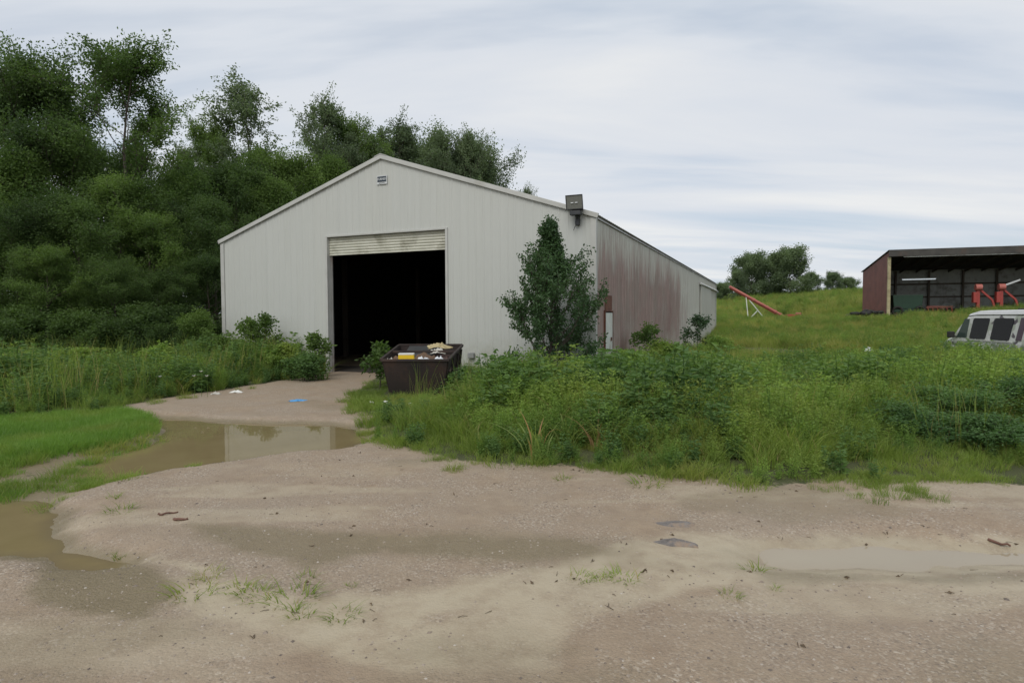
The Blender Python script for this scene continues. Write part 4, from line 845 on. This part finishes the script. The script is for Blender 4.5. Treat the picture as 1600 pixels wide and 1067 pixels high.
def build_plants():
    # right bank: short fringe, then tall weeds
    p = sample(16000, -4, 16, 4.5, 15, lambda x, y: inview(x, y) & (dR(x, y) < .10) & (dR(x, y) > -1.3) & clear(x, y) & (rng.random(x.shape) < .25 + .75 * (fbm(x * 1.9 + 70, y * 2.4) > -.06))); scatter('grass_fringe', 'short green grass fringing the gravel on the right', p, ['short'], .5, 1.1, wid=np.clip(.75 + 1.8 * fbm(p[:, 0] * 1.5 + 9, p[:, 1] * 2), .4, 1.3))
    p = sample(5000, -3, 12, 4.5, 10, lambda x, y: inview(x, y) & (dR(x, y) < -.05) & (dR(x, y) > -1.4) & clear(x, y) & (fbm(x * 1.3 + 90, y * 1.9) > .06)); scatter('edge_weeds', 'low leafy weeds in the grass along the gravel edge', p, ['weed', 'broad'], .3, .62)
    p = sample(9000, -3, 14, 4.2, 9, lambda x, y: inview(x, y) & (dR(x, y) < .75) & (dR(x, y) > -.1) & (fbm(x * 1.7 + 21, y * 2.6) > .06 + .30 * dR(x, y))); scatter('edge_grass', 'sparse low grass creeping out over the gravel edge', p, ['short'], .22, .6)
    p = sample(3500, -14, -1.5, 7, 14, lambda x, y: inview(x, y) & (sdf(P2(x, y), G_LEFT) < .5) & (sdf(P2(x, y), G_LEFT) > -.1) & (fbm(x * 1.7 + 21, y * 2.6) > .08)); scatter('left_edge_grass', 'sparse low grass along the left side of the drive', p, ['short'], .25, .6)
    def ram(p, d):
        dd = np.hypot((p[:, 0] - DUMP[0]) * .8, p[:, 1] - DUMP[1] - .4); low = .38 + .62 * sm(dd, 1.2, 3.0)
        wall = .6 + .4 * sm(np.maximum(sdf(p[:, :2], BARN), (p[:, 0] > 1.6) * 9.), .3, 2.2)
        return np.clip(.42 + .32 * d, .4, 1.15) * low * wall * np.clip(.75 + 1.5 * (fbm(p[:, 0] * .75 + 60, p[:, 1] * .75) + .25), .5, 1.35) * np.where(p[:, 0] > 7.5, .8, 1) * (1 - .35 * sm(p[:, 1], 9.5, 11.5) * sm(-p[:, 0], -8, -6.5)) * (1 - .5 * sm(p[:, 0], 3.6, 4.8) * sm(-p[:, 1], -8.4, -7.6))
    p = sample(26000, -4, 20, 5.5, 17, lambda x, y: inview(x, y) & (dR(x, y) < -.45) & clear(x, y) & (rng.random(x.shape) < .25 + .45 * (fbm(x * .6 + 31, y * .8) > -.02))); d = -dR(p[:, 0], p[:, 1]); scatter('tall_grass', 'tall green grass between the gravel yard and the barn', p, ['tall'], .7, 1.2, wid=ram(p, d))
    p = sample(30000, -4, 20, 5.5, 17, lambda x, y: inview(x, y) & (dR(x, y) < -.7) & clear(x, y) & (rng.random(x.shape) < .42 * np.clip(.05 + 3.2 * (fbm(x * .7 + 9, y * .7) + .15), 0, 1))); d = -dR(p[:, 0], p[:, 1]); scatter('leafy_weeds', 'leafy green weeds crowding the bank in front of the barn', p, ['weed'], .7, 1.35, wid=ram(p, d))
    p = sample(6000, -4, 18, 6, 17, lambda x, y: inview(x, y) & (dR(x, y) < -.9) & clear(x, y) & (fbm(x * .9 + 40, y * 1.2) > .085)); scatter('broadleaf_weeds', 'darker broad-leaved weeds in patches on the bank', p, ['broad'], .7, 1.3, wid=ram(p, -dR(p[:, 0], p[:, 1])))
    p = sample(5000, -4, 24, 5.5, 26, lambda x, y: inview(x, y) & (dR(x, y) < -1.1) & clear(x, y) & (rng.random(x.shape) < .75 * (fbm(x * .5 + 7, y * .5) > -.05))); scatter('grass_stalks', 'thin tan-tipped stalks standing above the bank weeds', p, ['stalk'], .6, 1.05)
    p = sample(900, -22, 0, 9, 20, lambda x, y: inview(x, y) & (dL(x, y) < -.5) & clear(x, y)); scatter('left_stalks', 'thin grass stalks above the weeds on the left', p, ['stalk'], .9, 1.5)
    # left weeds and turf
    p = sample(22000, -26, 0, 9, 21, lambda x, y: inview(x, y) & (dL(x, y) < -.05) & clear(x, y) & (rng.random(x.shape) < .75)); d = -dL(p[:, 0], p[:, 1]); scatter('left_weeds', 'leafy weeds and grass in front of the wood on the left', p, ['weed', 'broad', 'tall'], .75, 1.45, wid=np.clip(.45 + .5 * d, .45, 1.1) * np.clip(.85 + 1.6 * fbm(p[:, 0] * .6, p[:, 1] * .6 + 50), .55, 1.35) * (1 + .25 * sm(p[:, 0], -9, -6)))
    p = sample(15000, -14, -3.5, 6, 12.5, lambda x, y: inview(x, y) & (sdf(P2(x, y), G_TURF) + .2 * fbm(x * 2, y * 2) < .02)); scatter('mown_turf', 'short bright green turf left of the puddle', p, ['turf'], .7, 1.2)
    p = sample(7000, -12, -2.0, 4.6, 10, lambda x, y: inview(x, y) & (sdf(P2(x, y), W_MARSH) < .12) & (sdf(P2(x, y), P_MAIN) > -.05) & (fbm(x * 2.1 + 3, y * 2.6) > -.02), -.04); scatter('marsh_grass', 'sparse short grass growing in the wet ground left of the puddle', p, ['short', 'turf'], .3, .8)
    # field
    p = sample(30000, 3, 46, 15, 62, lambda x, y: inview(x, y) & (dR(x, y) < 0) & clear(x, y) & away(x, y) & (rng.random(x.shape) < np.clip(24 / y, .25, 1))); scatter('field_grass', 'rough yellowish grass over the field behind the barn side', p, ['field'], .55, 1.0, wid=.62 + .38 * sm(p[:, 1], 20, 32))
    p = sample(26000, 12, 110, 60, 112, lambda x, y: inview(x, y) & clear(x, y) & away(x, y) & (rng.random(x.shape) < .42)); scatter('hill_grass', 'rough grass on the hill up to the crest', p, ['field'], .9, 1.5)
build_plants()

# scattered tufts on the gravel, each one a thing
tuft = blades(55, .11, .10, .006, 1.0, 200, segs=3, accent=.1).mesh('tuft', [M['grass_tall']]); tuft2 = blades(38, .10, .07, .006, 1.0, 201, segs=3, accent=.1).mesh('tuft', [M['grass_tall']])
TUFTS = [(300, 925, 1.3, 'leftmost tuft of the four in a row across the front gravel'), (378, 920, 1.2, 'second tuft from the left in the front gravel row'), (460, 935, 1.35, 'densest upright tuft of the front gravel row'), (467, 960, 1.1, 'tuft directly in front of the densest one'), (533, 962, .9, 'low tuft right of the front gravel row'),
         (180, 777, .9, 'small tuft near the muddy puddle edge, upper of two'), (190, 798, 1.1, 'small flat tuft near the muddy puddle edge, lower of two'), (185, 870, .7, 'tiny tuft on the gravel behind the left brown puddle'), (325, 898, .9, 'low tuft behind the leftmost ones in the front gravel'), (480, 900, .8, 'thin tuft behind the densest one'),
         (405, 930, 1.0, 'spreading tuft between the second and the densest'), (550, 915, .5, 'tiny tuft on the gravel right of the thin one'), (910, 903, .8, 'left tuft of the flat line in the middle gravel'), (940, 903, .9, 'middle tuft of the flat line in the middle gravel'), (972, 902, 1.0, 'right tuft of the flat line in the middle gravel'),
         (1180, 890, 1.1, 'pale green tuft at the edge of the silt on the right'), (1143, 930, .6, 'small dark tuft below the silt streak'), (1212, 920, .5, 'tiny dark sprout right of the small dark tuft'), (1010, 757, 1.6, 'large tuft standing off the weeds near the middle'), (880, 748, 1.2, 'yellowish tuft at the weed edge left of the large one'), (1020, 745, 1.5, 'tuft just behind the large one at the weed edge')]
for i, (u, v, s, lb) in enumerate(TUFTS):
    x, y, z = on_ground(u, v); o = bpy.data.objects.new('grass_tuft', (tuft, tuft2)[i % 2]); C.objects.link(o); o.location = (x, y, z); o.rotation_euler = (0, 0, i * 1.7); o.scale = (s, s, s * .85); tag(o, lb, 'grass tuft', 'grass tufts on the gravel')
# tall arching grass clumps
def johnson(u, vtop, Y, seed, label, m='johnson', n=34, name='tall_grass_clump', w=.032):
    x, y, zt = at_y(u, vtop, Y); z = gz(x, y); H = zt - z; g = blades(n, H * 1.15, .14, w, .9, seed, segs=6, accent=.06); o = g.obj(name, M[m], None, (x, y, z)); return tag(o, label, 'grass clump')
johnson(960, 615, 7.6, 301, 'tall pale arching grass clump at the middle of the bank'); johnson(835, 650, 7.0, 302, 'pale upright grass blades at the left front of the bank', n=16)
johnson(885, 640, 7.4, 303, 'wide-bladed pale grass clump between two others on the bank', n=20); johnson(1125, 665, 7.0, 304, 'arching grass clump at the front right of the middle bank', n=24)
johnson(935, 635, 7.3, 305, 'dead rust-brown grass clump beside the tall pale arching one', 'dry', 18, w=.014); johnson(870, 615, 8.0, 306, 'dead brownish grass clump behind the pale wide-bladed one', 'dry', 22, w=.014)
johnson(450, 555, 16.4, 307, 'tall pale grass clump against the barn wall left of the door', n=40, m='grass_tall', w=.014); johnson(503, 548, 15.9, 308, 'tall grass clump at the left corner of the barn door', n=40, m='grass_tall', w=.014); johnson(372, 525, 16.6, 309, 'tall grass clump below the pointed young tree', n=26)

# small white flowers in the left verge
for i, (u, v, lb) in enumerate(((250, 588, 'lone white flower in the middle of the left verge'), (303, 587, 'lower left white flower of three in the left verge'), (314, 580, 'upper white flower of three in the left verge'), (323, 587, 'right white flower of three in the left verge'))):
    x, y, zt = at_y(u, v, 12.6); z = gz(x, y); f = empty('white_flower', (x, y, z), 0, lb, 'flower', 'white flowers in the left verge')
    G().tube([(0, 0, -.02), (.01, 0, (zt - z) * .5), (0, 0, zt - z)], .004, 4).obj('stem', M['weed'], f)
    g = G(); g.add([(.045 * math.cos(a) * (1 if k % 2 else .5), .045 * math.sin(a) * (1 if k % 2 else .5), zt - z + .012 * (k % 2)) for k, a in enumerate(np.linspace(0, 2 * math.pi, 12, endpoint=False))] + [(0, 0, zt - z - .02)], [[k, (k + 1) % 12, 12] for k in range(12)]); g.obj('bloom', M['whitecard'], f)
# loose stones on the gravel
def pebbles():
    g = G(); bx = np.array([(0, 0, 1), (1, 0, 0), (0, 1, 0), (-1, 0, 0), (0, -1, 0)], float); f = np.array([(0, 1, 2), (0, 2, 3), (0, 3, 4), (0, 4, 1)])
    def put(n, smin, smax):
        x = rng.uniform(-7, 7, n); y = 1.6 + 8.5 * rng.random(n) ** 1.5; P = P2(x, y)
        k = inview(x, y) & (sdf(P, G_RIGHT) > .1) & (sdf(P, G_LEFT) > .1) & (sdf(P, G_TURF) > .1) & (rng.random(n) > .9 * sm(-sdf(P, S_RIGHT), -.2, .2)) & (fbm(x * 1.1, y * 1.1) > -.12)
        x, y = x[k], y[k]; n = len(x); z = height(x, y); kk = z > .01; x, y, z = x[kk], y[kk], z[kk]; n = len(x)
        s = (smin + (smax - smin) * rng.random(n) ** 4)[:, None, None] * rng.uniform(.6, 1.2, (n, 5, 1)); V = bx[None] * s * np.array((1, 1, .6)); a = rng.uniform(0, 6.3, n); c, q = np.cos(a)[:, None], np.sin(a)[:, None]
        V = np.stack([V[..., 0] * c - V[..., 1] * q, V[..., 0] * q + V[..., 1] * c, V[..., 2]], -1) + np.stack([x, y, z - .001], -1)[:, None]
        g.add(V, (np.arange(n)[:, None, None] * 5 + f[None]).reshape(-1, 3), 0, np.repeat(rng.random(n), 4))
    put(60000, .003, .014); put(2200, .008, .020)
    m, n, l, b = mat('loose_stone'); at = N(n, 'ShaderNodeAttribute', attribute_name='tint'); r = n.new('ShaderNodeValToRGB'); l.new(at.outputs['Fac'], r.inputs[0])
    e = r.color_ramp.elements; e[0].color = (.10, .08, .065, 1); e[1].color = (.42, .38, .33, 1); q = e.new(.35); q.color = (.22, .175, .135, 1); q = e.new(.85); q.color = (.30, .25, .20, 1)
    l.new(r.outputs[0], b.inputs['Base Color']); b.inputs['Roughness'].default_value = .6
    o = g.obj('gravel', m); tag(o, 'loose small stones scattered over the yard', kind='stuff')
pebbles()
def debris():
    g = G(); n = 900; x = rng.uniform(-7, 7, n); y = 1.8 + 6.5 * rng.random(n); P = P2(x, y)
    edge = np.minimum(np.abs(sdf(P, G_RIGHT)), np.abs(sdf(P, S_RIGHT))); k = inview(x, y) & (sdf(P, G_RIGHT) > .02) & (rng.random(n) < .12 + .88 * np.exp(-(edge / .25) ** 2)); x, y = x[k], y[k]; z = height(x, y); k = z > .012
    for a, b, c in zip(x[k], y[k], z[k]):
        t = rng.uniform(0, 6.3); L = rng.uniform(.015, .06); d = np.array((math.cos(t), math.sin(t), 0)) * L; p = np.array((a, b, c + .003))
        g.tube([p, p + d * .5 + (0, 0, .003), p + d + rng.normal(size=3) * .004], [.0022, .002, .0012], 3, caps=False, tint=rng.random())
    n = len(x); lp = np.c_[x, y, z + .004][rng.random(n) < .6]; g.leaves(lp + rng.normal(size=lp.shape) * (.03, .03, 0), np.c_[rng.normal(size=(len(lp), 2)), np.full(len(lp), .1)], .035, .02, rng.random(len(lp)), fold=.3)
    o = g.obj('plant_litter', worn('dead_plant_bits', (.06, .042, .025), (.14, .10, .06), 20, .9, bumps=0)); tag(o, 'bits of dead stem and leaf lying on the gravel', kind='stuff')
debris()

# ------------------------------------------------------------ pole shed on the right
M['maroon'] = worn('maroon_sheet', (.13, .038, .028), (.175, .060, .045), 1.5, .6, grime=(.08, .03, .025), gamt=(.5, .8))
M['shedroof'] = worn('dark_shed_roof', (.045, .042, .038), (.075, .07, .062), 2, .7, .2, grime=(.09, .055, .04), gamt=(.6, .8))
M['shedin'] = worn('dull_galvanised', (.27, .28, .26), (.38, .39, .36), 1.2, .6, .2, grime=(.06, .045, .035), gamt=(.5, .75))
M['weath'] = worn('yellowed_post', (.42, .38, .22), (.30, .26, .15), 3, .8, grime=(.12, .08, .05), gamt=(.5, .7))
sz0 = 1.62; shed_rz = math.atan2(sf[1], sf[0])
shed = empty('pole_shed', (SC[0], SC[1], sz0), shed_rz, 'open-fronted maroon pole shed holding farm machinery at the right', 'shed')
SL, SDp, SHF, SHB = 18., 8., 4.95, 3.95
def shed_sheet(name, a, b, zb, ztf, put, m):
    return sheet(name, a, b, zb, ztf, put, m, parent=shed)
for a, b_ in spans(0, SDp, (), .9144):
    shed_sheet('side_panel', a, b_, lambda x: -.6, lambda x: SHF - (SHF - SHB) * x / SDp - .03, lambda y, p, z: (-p - .02, y, z), M['maroon'])
for a, b_ in spans(0, SL, (), .9144):
    shed_sheet('back_panel', a, b_, lambda x: -.6, lambda x: SHB + .05, lambda x, p, z: (x, SDp - .02 - p, z), M['shedin'])
shed_sheet('far_side_panel', 0, SDp, lambda x: -.6, lambda x: SHF - (SHF - SHB) * x / SDp - .03, lambda y, p, z: (SL + p, y, z), M['maroon'])
g = G(); g.prism([(-.35, SHF + .04), (SDp + .3, SHB - .0), (SDp + .3, SHB + .04), (-.35, SHF + .085)], -.12, SL + .12, axis='x'); g.obj('roof', M['shedroof'], shed)
G().box((-.10, -.35, SHF - .42), (SL + .1, -.30, SHF + .035)).obj('fascia', M['shedroof'], shed)
G().box((.9, -.30, SHF - .50), (SL, -.26, SHF - .43)).obj('track_rail', M['shedin'], shed)
G().box((-.10, -.12, -.5), (.10, .06, SHF - .44)).obj('corner_post', M['weath'], shed)
for x in (9.8, 14.7): G().box((x, -.08, -.5), (x + .16, .08, SHF - .44)).obj('front_post', M['wood'], shed)
for x in (2.4, 4.9, 7.4, 9.8, 12.2, 14.7): G().box((x, SDp - .25, -.5), (x + .15, SDp - .10, SHB - .05)).obj('back_post', M['wood'], shed)
for z in (.55, 1.6, 2.7): G().box((.0, SDp - .09, z), (SL, SDp - .05, z + .14)).obj('girt', M['wood'], shed)
for x in np.arange(0.4, SL, 1.2): board('rafter', (x, -.28, SHF - .10), (x, SDp - .1, SHB - .12), .2, .05, M['wood'], shed)
def sh(x, y, z=0.):
    return (SC[0] + sf[0] * x + sb[0] * y, SC[1] + sf[1] * x + sb[1] * y, sz0 + z)
tl = empty('bright_strip', sh(1.7, 3.2, 2.95), shed_rz, 'long bright white strip hanging inside the open shed', 'light')  # bright streak in the shed, built as a glowing strip on chains
m, n, l, b = mat('glowing_strip'); b.inputs['Base Color'].default_value = (.8, .8, .8, 1); b.inputs['Emission Color'].default_value = (.85, .93, 1, 1); b.inputs['Emission Strength'].default_value = .55
G().box((0, -.05, .03), (2.4, .05, .10)).obj('housing', M['plate'], tl); G().tube([(.05, 0, 0), (2.35, 0, 0)], .025, 8).obj('tube', m, tl)
G().tube([(.3, 0, .1), (.3, 0, 1.3)], .006, 4).tube([(2.1, 0, .1), (2.1, 0, 1.3)], .006, 4).obj('chain', M['wood'], tl)

# machinery
M['red'] = worn('faded_red_paint', (.36, .045, .035), (.27, .045, .035), 3, .55, grime=(.12, .05, .035), gamt=(.55, .75))
M['pink'] = worn('sun_faded_red', (.46, .15, .12), (.38, .11, .09), 3, .6)
M['rubber'] = worn('rubber', (.015, .015, .015), (.028, .027, .025), 8, .85)
M['ggreen'] = worn('machine_green', (.008, .035, .018), (.014, .05, .025), 3, .5)
def wheel(g, c, r, w, axis='y', n=20, mi=0):
    th = np.linspace(0, 2 * math.pi, n + 1)
    P = [(c[0] + (r - w / 2) * math.cos(t), c[1], c[2] + (r - w / 2) * math.sin(t)) if axis == 'y' else (c[0], c[1] + (r - w / 2) * math.cos(t), c[2] + (r - w / 2) * math.sin(t)) for t in th]
    g.tube(P, w / 2, 8, mi, caps=False); return g
def implement(x, y, label, white=False, flip=1):
    e = empty('farm_implement', sh(x, y), shed_rz, label, 'farm implement')
    board('upright_frame', (0, 0, .1), (0, .05, 2.15), .22, .22, M['red'], e, up=(1, 0, 0)); board('arm', (0, 0, 2.1), (flip * .9, .0, 1.2), .14, .12, M['red'], e)
    board('arm', (flip * .9, 0, 1.2), (flip * 1.2, 0, .1), .14, .12, M['red'], e); board('cross_beam', (-.3, 0, .55), (flip * 1.3, 0, .6), .16, .12, M['red'], e)
    g = G(); g.tube([(-.2, -.05, 2.15), (.2, -.05, 2.15)], .24, 12); g.obj('gear_drum', M['pink'], e)
    G().box((-.35, -.2, 1.0), (-.08, .2, 1.8)).obj('hopper', M['red'], e, bevel=.03)
    wheel(G(), (flip * .45, -.2, .38), .40, .18).obj('tyre', M['rubber'], e); wheel(G(), (-.25, .3, .38), .40, .18).obj('tyre', M['rubber'], e)
    if white: board('spout', (.0, -.1, 2.2), (1.1, -.1, 2.65), .12, .12, M['plate'], e)
implement(6.1, .9, 'red farm implement with faded drum top, left of two in the shed'); implement(7.55, .9, 'red farm implement with white spout, right of two in the shed', True)
gm = empty('seed_drill', sh(.9, 2.0), shed_rz, 'dark green implement parked inside the left end of the shed', 'farm implement')
G().prism([(0, .6), (1.9, .6), (2.0, 1.7), (-.1, 1.7)], 0, .8).obj('hopper', M['ggreen'], gm, bevel=.03); G().box((-.15, -.1, .35), (2.05, .9, .58)).obj('frame', M['ggreen'], gm, bevel=.02)
for x in (.2, 1.75): wheel(G(), (x, -.15, .42), .42, .18).obj('tyre', M['rubber'], gm)
for i in range(7): G().tube([(.15 + i * .27, .1, .58), (.15 + i * .27, -.2, .1)], .025, 6).obj('coulter', M['rustplain'], gm)
rc = empty('old_cultivator', sh(2.2, -1.0, .15), shed_rz, 'low rusty red cultivator in the grass before the shed', 'farm implement')
board('tool_bar', (0, 0, .5), (1.7, 0, .55), .14, .14, M['rustplain'], rc); board('tool_bar', (.2, .5, .55), (1.5, .5, .55), .12, .12, M['red'], rc)
for i in range(6): G().tube([(.1 + i * .3, 0, .55), (.1 + i * .3, -.15, .3), (.12 + i * .3, .05, .02)], .025, 6).obj('tine', M['red'], rc)
board('draw_bar', (.8, .5, .55), (.85, -.9, .35), .1, .1, M['rustplain'], rc)
# tyres stacked at the shed corner
tl0 = G(); wheel(tl0, (0, 0, 0), .40, .24, 'y', 22); tme = tl0.mesh('old_tyre', [M['rubber']])
TY = [(-.5, -.6, .15), (-1.25, -.4, .15), (-2.0, -.3, .15), (-2.7, -.2, .15), (-.8, -.5, .42), (-1.6, -.35, .42), (-2.3, -.25, .42), (-.6, .35, .2), (-1.4, .45, .2)]
for i, (x, y, z) in enumerate(TY):
    o = bpy.data.objects.new('old_tyre', tme); C.objects.link(o); w = sh(x, y, z); o.location = (w[0], w[1], gz(w[0], w[1]) + z + (.10 if i in (4, 5, 6) else .0) + (.22 if i in (1, 8) else .02)); o.rotation_euler = ((.15 if i in (1, 3, 8) else math.pi / 2) + random.uniform(-.2, .2), 0, random.uniform(-.5, .5))
    tag(o, 'black tyre of the pile outside the left corner of the shed', 'tyre', 'old tyres piled at the shed corner')

# grain auger
AY = 60.
def ap(u, v, dy_=0.): return np.array(at_y(u, v, AY + dy_))
top_, bot_ = ap(1140, 448), ap(1229, 497); ab = np.array([bot_[0], AY, gz(bot_[0], AY)])
aug = empty('grain_auger', tuple(ab), 0, 'red grain auger tilted up on white A-frame legs in the field', 'auger')
L_ = lambda p: tuple(np.asarray(p) - ab)
G().tube([L_(top_), L_(bot_)], .14, 12).obj('tube', M['pink'], aug)
G().tube([L_(top_ + (0.05, 0, -.2)), L_(bot_ + (-.6, 0, .12))], .035, 6).obj('truss_rod', M['red'], aug)
for q in (.42, .66, .8, .9): 
    c = top_ * (1 - q) + bot_ * q; d = (bot_ - top_) / np.linalg.norm(bot_ - top_); G().tube([L_(c - d * .05), L_(c + d * .05)], .18, 12).obj('clamp_band', M['pink'], aug)
M['legw'] = worn('white_leg', (.6, .62, .56), (.5, .52, .45), 3, .6)
def leg(a, b, nm='leg'): board(nm, L_(a), L_(b), .07, .07, M['legw'], aug)
for dy_ in (-.9, .9):
    leg(ap(1165.5, 463), ap(1170.5, 512, dy_)); leg(ap(1171, 469), ap(1203, 508, dy_))
leg(ap(1172.5, 497, -.8), ap(1183, 486, -.5), 'brace')
h_ = ap(1240, 493); g = G(); hz0 = L_(h_)
g.box((hz0[0] - .75, -.35, hz0[2] - .75), (hz0[0] + .3, .35, hz0[2] + .12)); g.obj('intake_hopper', M['red'], aug, bevel=.05)
G().box((hz0[0] + .31, -.3, hz0[2] - .1), (hz0[0] + .62, .3, hz0[2] + .28)).obj('motor_box', M['pink'], aug, bevel=.04)
wheel(G(), (hz0[0] + .5, -.4, hz0[2] - .45), .36, .14).obj('wheel', M['plate'], aug)
# white thing in the field
x, y, zt = at_y(1357, 548, 20); o = lump(1357, 552, .14, .10, .12, 9, 'small white bucket lid lying in the field grass', m=M['bagwhite'], name='white_tub', cat='tub'); o.location = (x, y, zt)
o.scale = (1, 1, .8)

# ------------------------------------------------------------ conversion van
def van():
    zg = -.20; rz = math.atan2(-vr[0], vr[1]) ; # local +X points from nose to rear
    ang = math.atan2(vr[1], vr[0]); e = empty('conversion_van', (VN[0], VN[1], zg), ang, 'white camouflage-painted van with dark side windows half hidden in weeds', 'van')
    # local: x to rear; the visible side is local y<0 after the turn, so offset the body by +/-1
    m, n, l, b = mat('blotched_white_paint'); v = coords(n, l, 'Object', (1, 1, 1.2))
    col = mixc(n, l, mrange(n, l, noise(n, l, v, 1.9, 4, .6), .50, .56), (.62, .63, .60), (.42, .46, .38))
    col = mixc(n, l, mrange(n, l, noise(n, l, v, 2.6, 3, .5, .6), .60, .64), col, (.10, .085, .10))
    sp = n.new('ShaderNodeSeparateXYZ'); l.new(v, sp.inputs[0]); low = mrange(n, l, sp.outputs[2], 1.15, 1.4, 1, 0)
    col = mixc(n, l, mth(n, l, 'MULTIPLY', low, mrange(n, l, noise(n, l, v, 3.3, 3), .45, .55, 0, .85)), col, (.14, .20, .10))
    l.new(col, b.inputs['Base Color']); b.inputs['Roughness'].default_value = .45
    white = worn('van_roof_white', (.66, .67, .67), (.58, .59, .59), 2, .4)
    glass, gn, gl, gb = mat('dark_tinted_glass'); gb.inputs['Base Color'].default_value = (.012, .012, .02, 1); gb.inputs['Roughness'].default_value = .12
    glass2, gn, gl, gb = mat('greenish_glass'); gb.inputs['Base Color'].default_value = (.05, .075, .065, 1); gb.inputs['Roughness'].default_value = .06
    # stations along the length: x, bottom, belt, top, half width
    st = [(0., .42, .72, .80, .80), (.12, .38, .86, .96, .92), (.45, .36, .98, 1.08, .97), (.85, .36, 1.06, 1.16, .99), (1.30, .36, 1.10, 1.62, .99), (1.62, .36, 1.10, 1.86, .99), (2.0, .36, 1.10, 1.93, .99), (3.4, .36, 1.10, 1.94, .99), (5.1, .36, 1.10, 1.93, .98), (5.35, .40, 1.08, 1.84, .94)]
    V = []; nr = 12
    for x, zb, zm, zt, w in st:
        tw = w - max(0, (zt - 1.15)) * .14 ; hw = [(-w * .93, zb), (-w, zb + .15), (-w, zm - .08), (-w * .985, zm), (-tw, zt - .10), (-tw * .93, zt - .02), (tw * .93, zt - .02), (tw, zt - .10), (w * .985, zm), (w, zm - .08), (w, zb + .15), (w * .93, zb)]
        V += [(x, yy + 1.0, zz) for yy, zz in hw]
    Fc = []
    for i in range(len(st) - 1):
        for j in range(nr): Fc.append([i * nr + j, i * nr + (j + 1) % nr, (i + 1) * nr + (j + 1) % nr, (i + 1) * nr + j])
    Fc.append(list(range(nr - 1, -1, -1))); Fc.append([(len(st) - 1) * nr + j for j in range(nr)])
    side_y = 1
    g = G(); g.add(V, Fc); body = g.obj('body', m, e, bevel=.02)
    # raised white roof cap
    g = G(); V = []
    for x, w, z0, z1 in ((1.35, .76, 1.76, 1.80), (1.7, .86, 1.88, 1.97), (2.3, .88, 1.915, 2.06), (5.0, .88, 1.915, 2.06), (5.3, .84, 1.88, 1.96)):
        V += [(x, 1 - w, z0), (x, 1 - w * .93, z1 - .02), (x, 1 - w * .6, z1), (x, 1 + w * .6, z1), (x, 1 + w * .93, z1 - .02), (x, 1 + w, z0)]
    Fc = [[i * 6 + j, i * 6 + (j + 1) % 6, (i + 1) * 6 + (j + 1) % 6, (i + 1) * 6 + j] for i in range(4) for j in range(6)] + [[5, 4, 3, 2, 1, 0], [24, 25, 26, 27, 28, 29]]
    g.add(V, Fc, smooth=False); g.obj('roof_cap', white, e, bevel=.02)
    def side_pane(name, pts, m_, s):
        # s=-1 or 1: which side; follows the tumblehome between belt and eave
        def yy(z): t = (z - 1.10) / (1.83 - 1.10); w0, w1 = .975, .885; return 1 + s * (w0 + (w1 - w0) * t + .012)
        g = G(); k = len(pts); Vv = [(x, yy(z), z) for x, z in pts] + [(x, yy(z) - s * .02, z) for x, z in pts]
        g.add(Vv, [list(range(k)), list(range(2 * k - 1, k - 1, -1))] + [[i, (i + 1) % k, (i + 1) % k + k, i + k] for i in range(k)]); return g.obj(name, m_, e)
    def rr(x0, x1, z0, z1, sl=.10, r=.07):
        P = []
        for cx_, cz, a0 in ((x1 - r, z1 - r, 0), (x0 + r, z1 - r, 90), (x0 + r, z0 + r, 180), (x1 - r, z0 + r, 270)):
            for a in (0, 30, 60, 90): P.append((cx_ + r * math.cos(R_(a0 + a)), cz + r * math.sin(R_(a0 + a))))
        return [(x + sl * (z - z0) / (z1 - z0), z) for x, z in P]
    for s in (-1, 1):
        side_pane('front_door_window', [(1.17, 1.14), (1.82, 1.14), (1.84, 1.78), (1.55, 1.78)], glass2, s)
        side_pane('side_window', rr(2.00, 2.95, 1.12, 1.80), glass, s); side_pane('side_window', rr(3.22, 4.22, 1.12, 1.80), glass, s)
        bx = worn('window_surround', (.6, .61, .57), (.52, .53, .5), 3, .5)
        G().box((1.95, 1 + s * .995 - .012, 1.06), (4.4, 1 + s * .995 + .012, 1.095)).obj('belt_trim', bx, e)
        side_pane('paint_stripe', [(4.55, 1.14), (4.80, 1.14), (4.92, 1.82), (4.66, 1.82)], worn('purple_stripe', (.07, .045, .07), (.10, .07, .09), 3, .5), s)
        mr = G(); mr.box((1.08, 1 + s * 1.14 - .11, 1.12), (1.20, 1 + s * 1.14 + .11, 1.34)); mr.obj('door_mirror', M['rubber'], e, bevel=.03)
        G().box((1.13, 1 + s * 1.0 - .04, 1.14), (1.17, 1 + s * 1.0 + .06, 1.18)).obj('mirror_arm', M['rubber'], e)
        for x in (.95, 4.2):
            w = wheel(G(), (x, 1 + s * .87, .34), .35, .22).obj('tyre', M['rubber'], e); G().tube([(x, 1 + s * .80, .34), (x, 1 + s * .93, .34)], .19, 14).obj('rim', M['plate'], w)
        G().box((-.015, 1 + s * .62 - .13, .62), (.03, 1 + s * .62 + .13, .78)).obj('headlight', glass2, e, bevel=.01)
    g = G(); g.add([(1.255, .26, 1.2), (1.255, 1.74, 1.2), (1.545, 1.66, 1.77), (1.545, .34, 1.77)], np.array([(0, 1, 2, 3)])); o = g.obj('windscreen', glass2, e); o.location = (-.03, 0, .03)
    G().box((-.02, .5, .60), (.02, 1.5, .80)).obj('grille', M['rubber'], e); G().box((-.09, .12, .40), (.02, 1.88, .54)).obj('front_bumper', white, e, bevel=.02)
    G().box((5.36, .12, .42), (5.46, 1.88, .54)).obj('rear_bumper', white, e, bevel=.02)
    G().box((2.9, .95, 2.055), (3.1, 1.05, 2.11)).obj('roof_vent', M['rubber'], e, bevel=.02)
van()
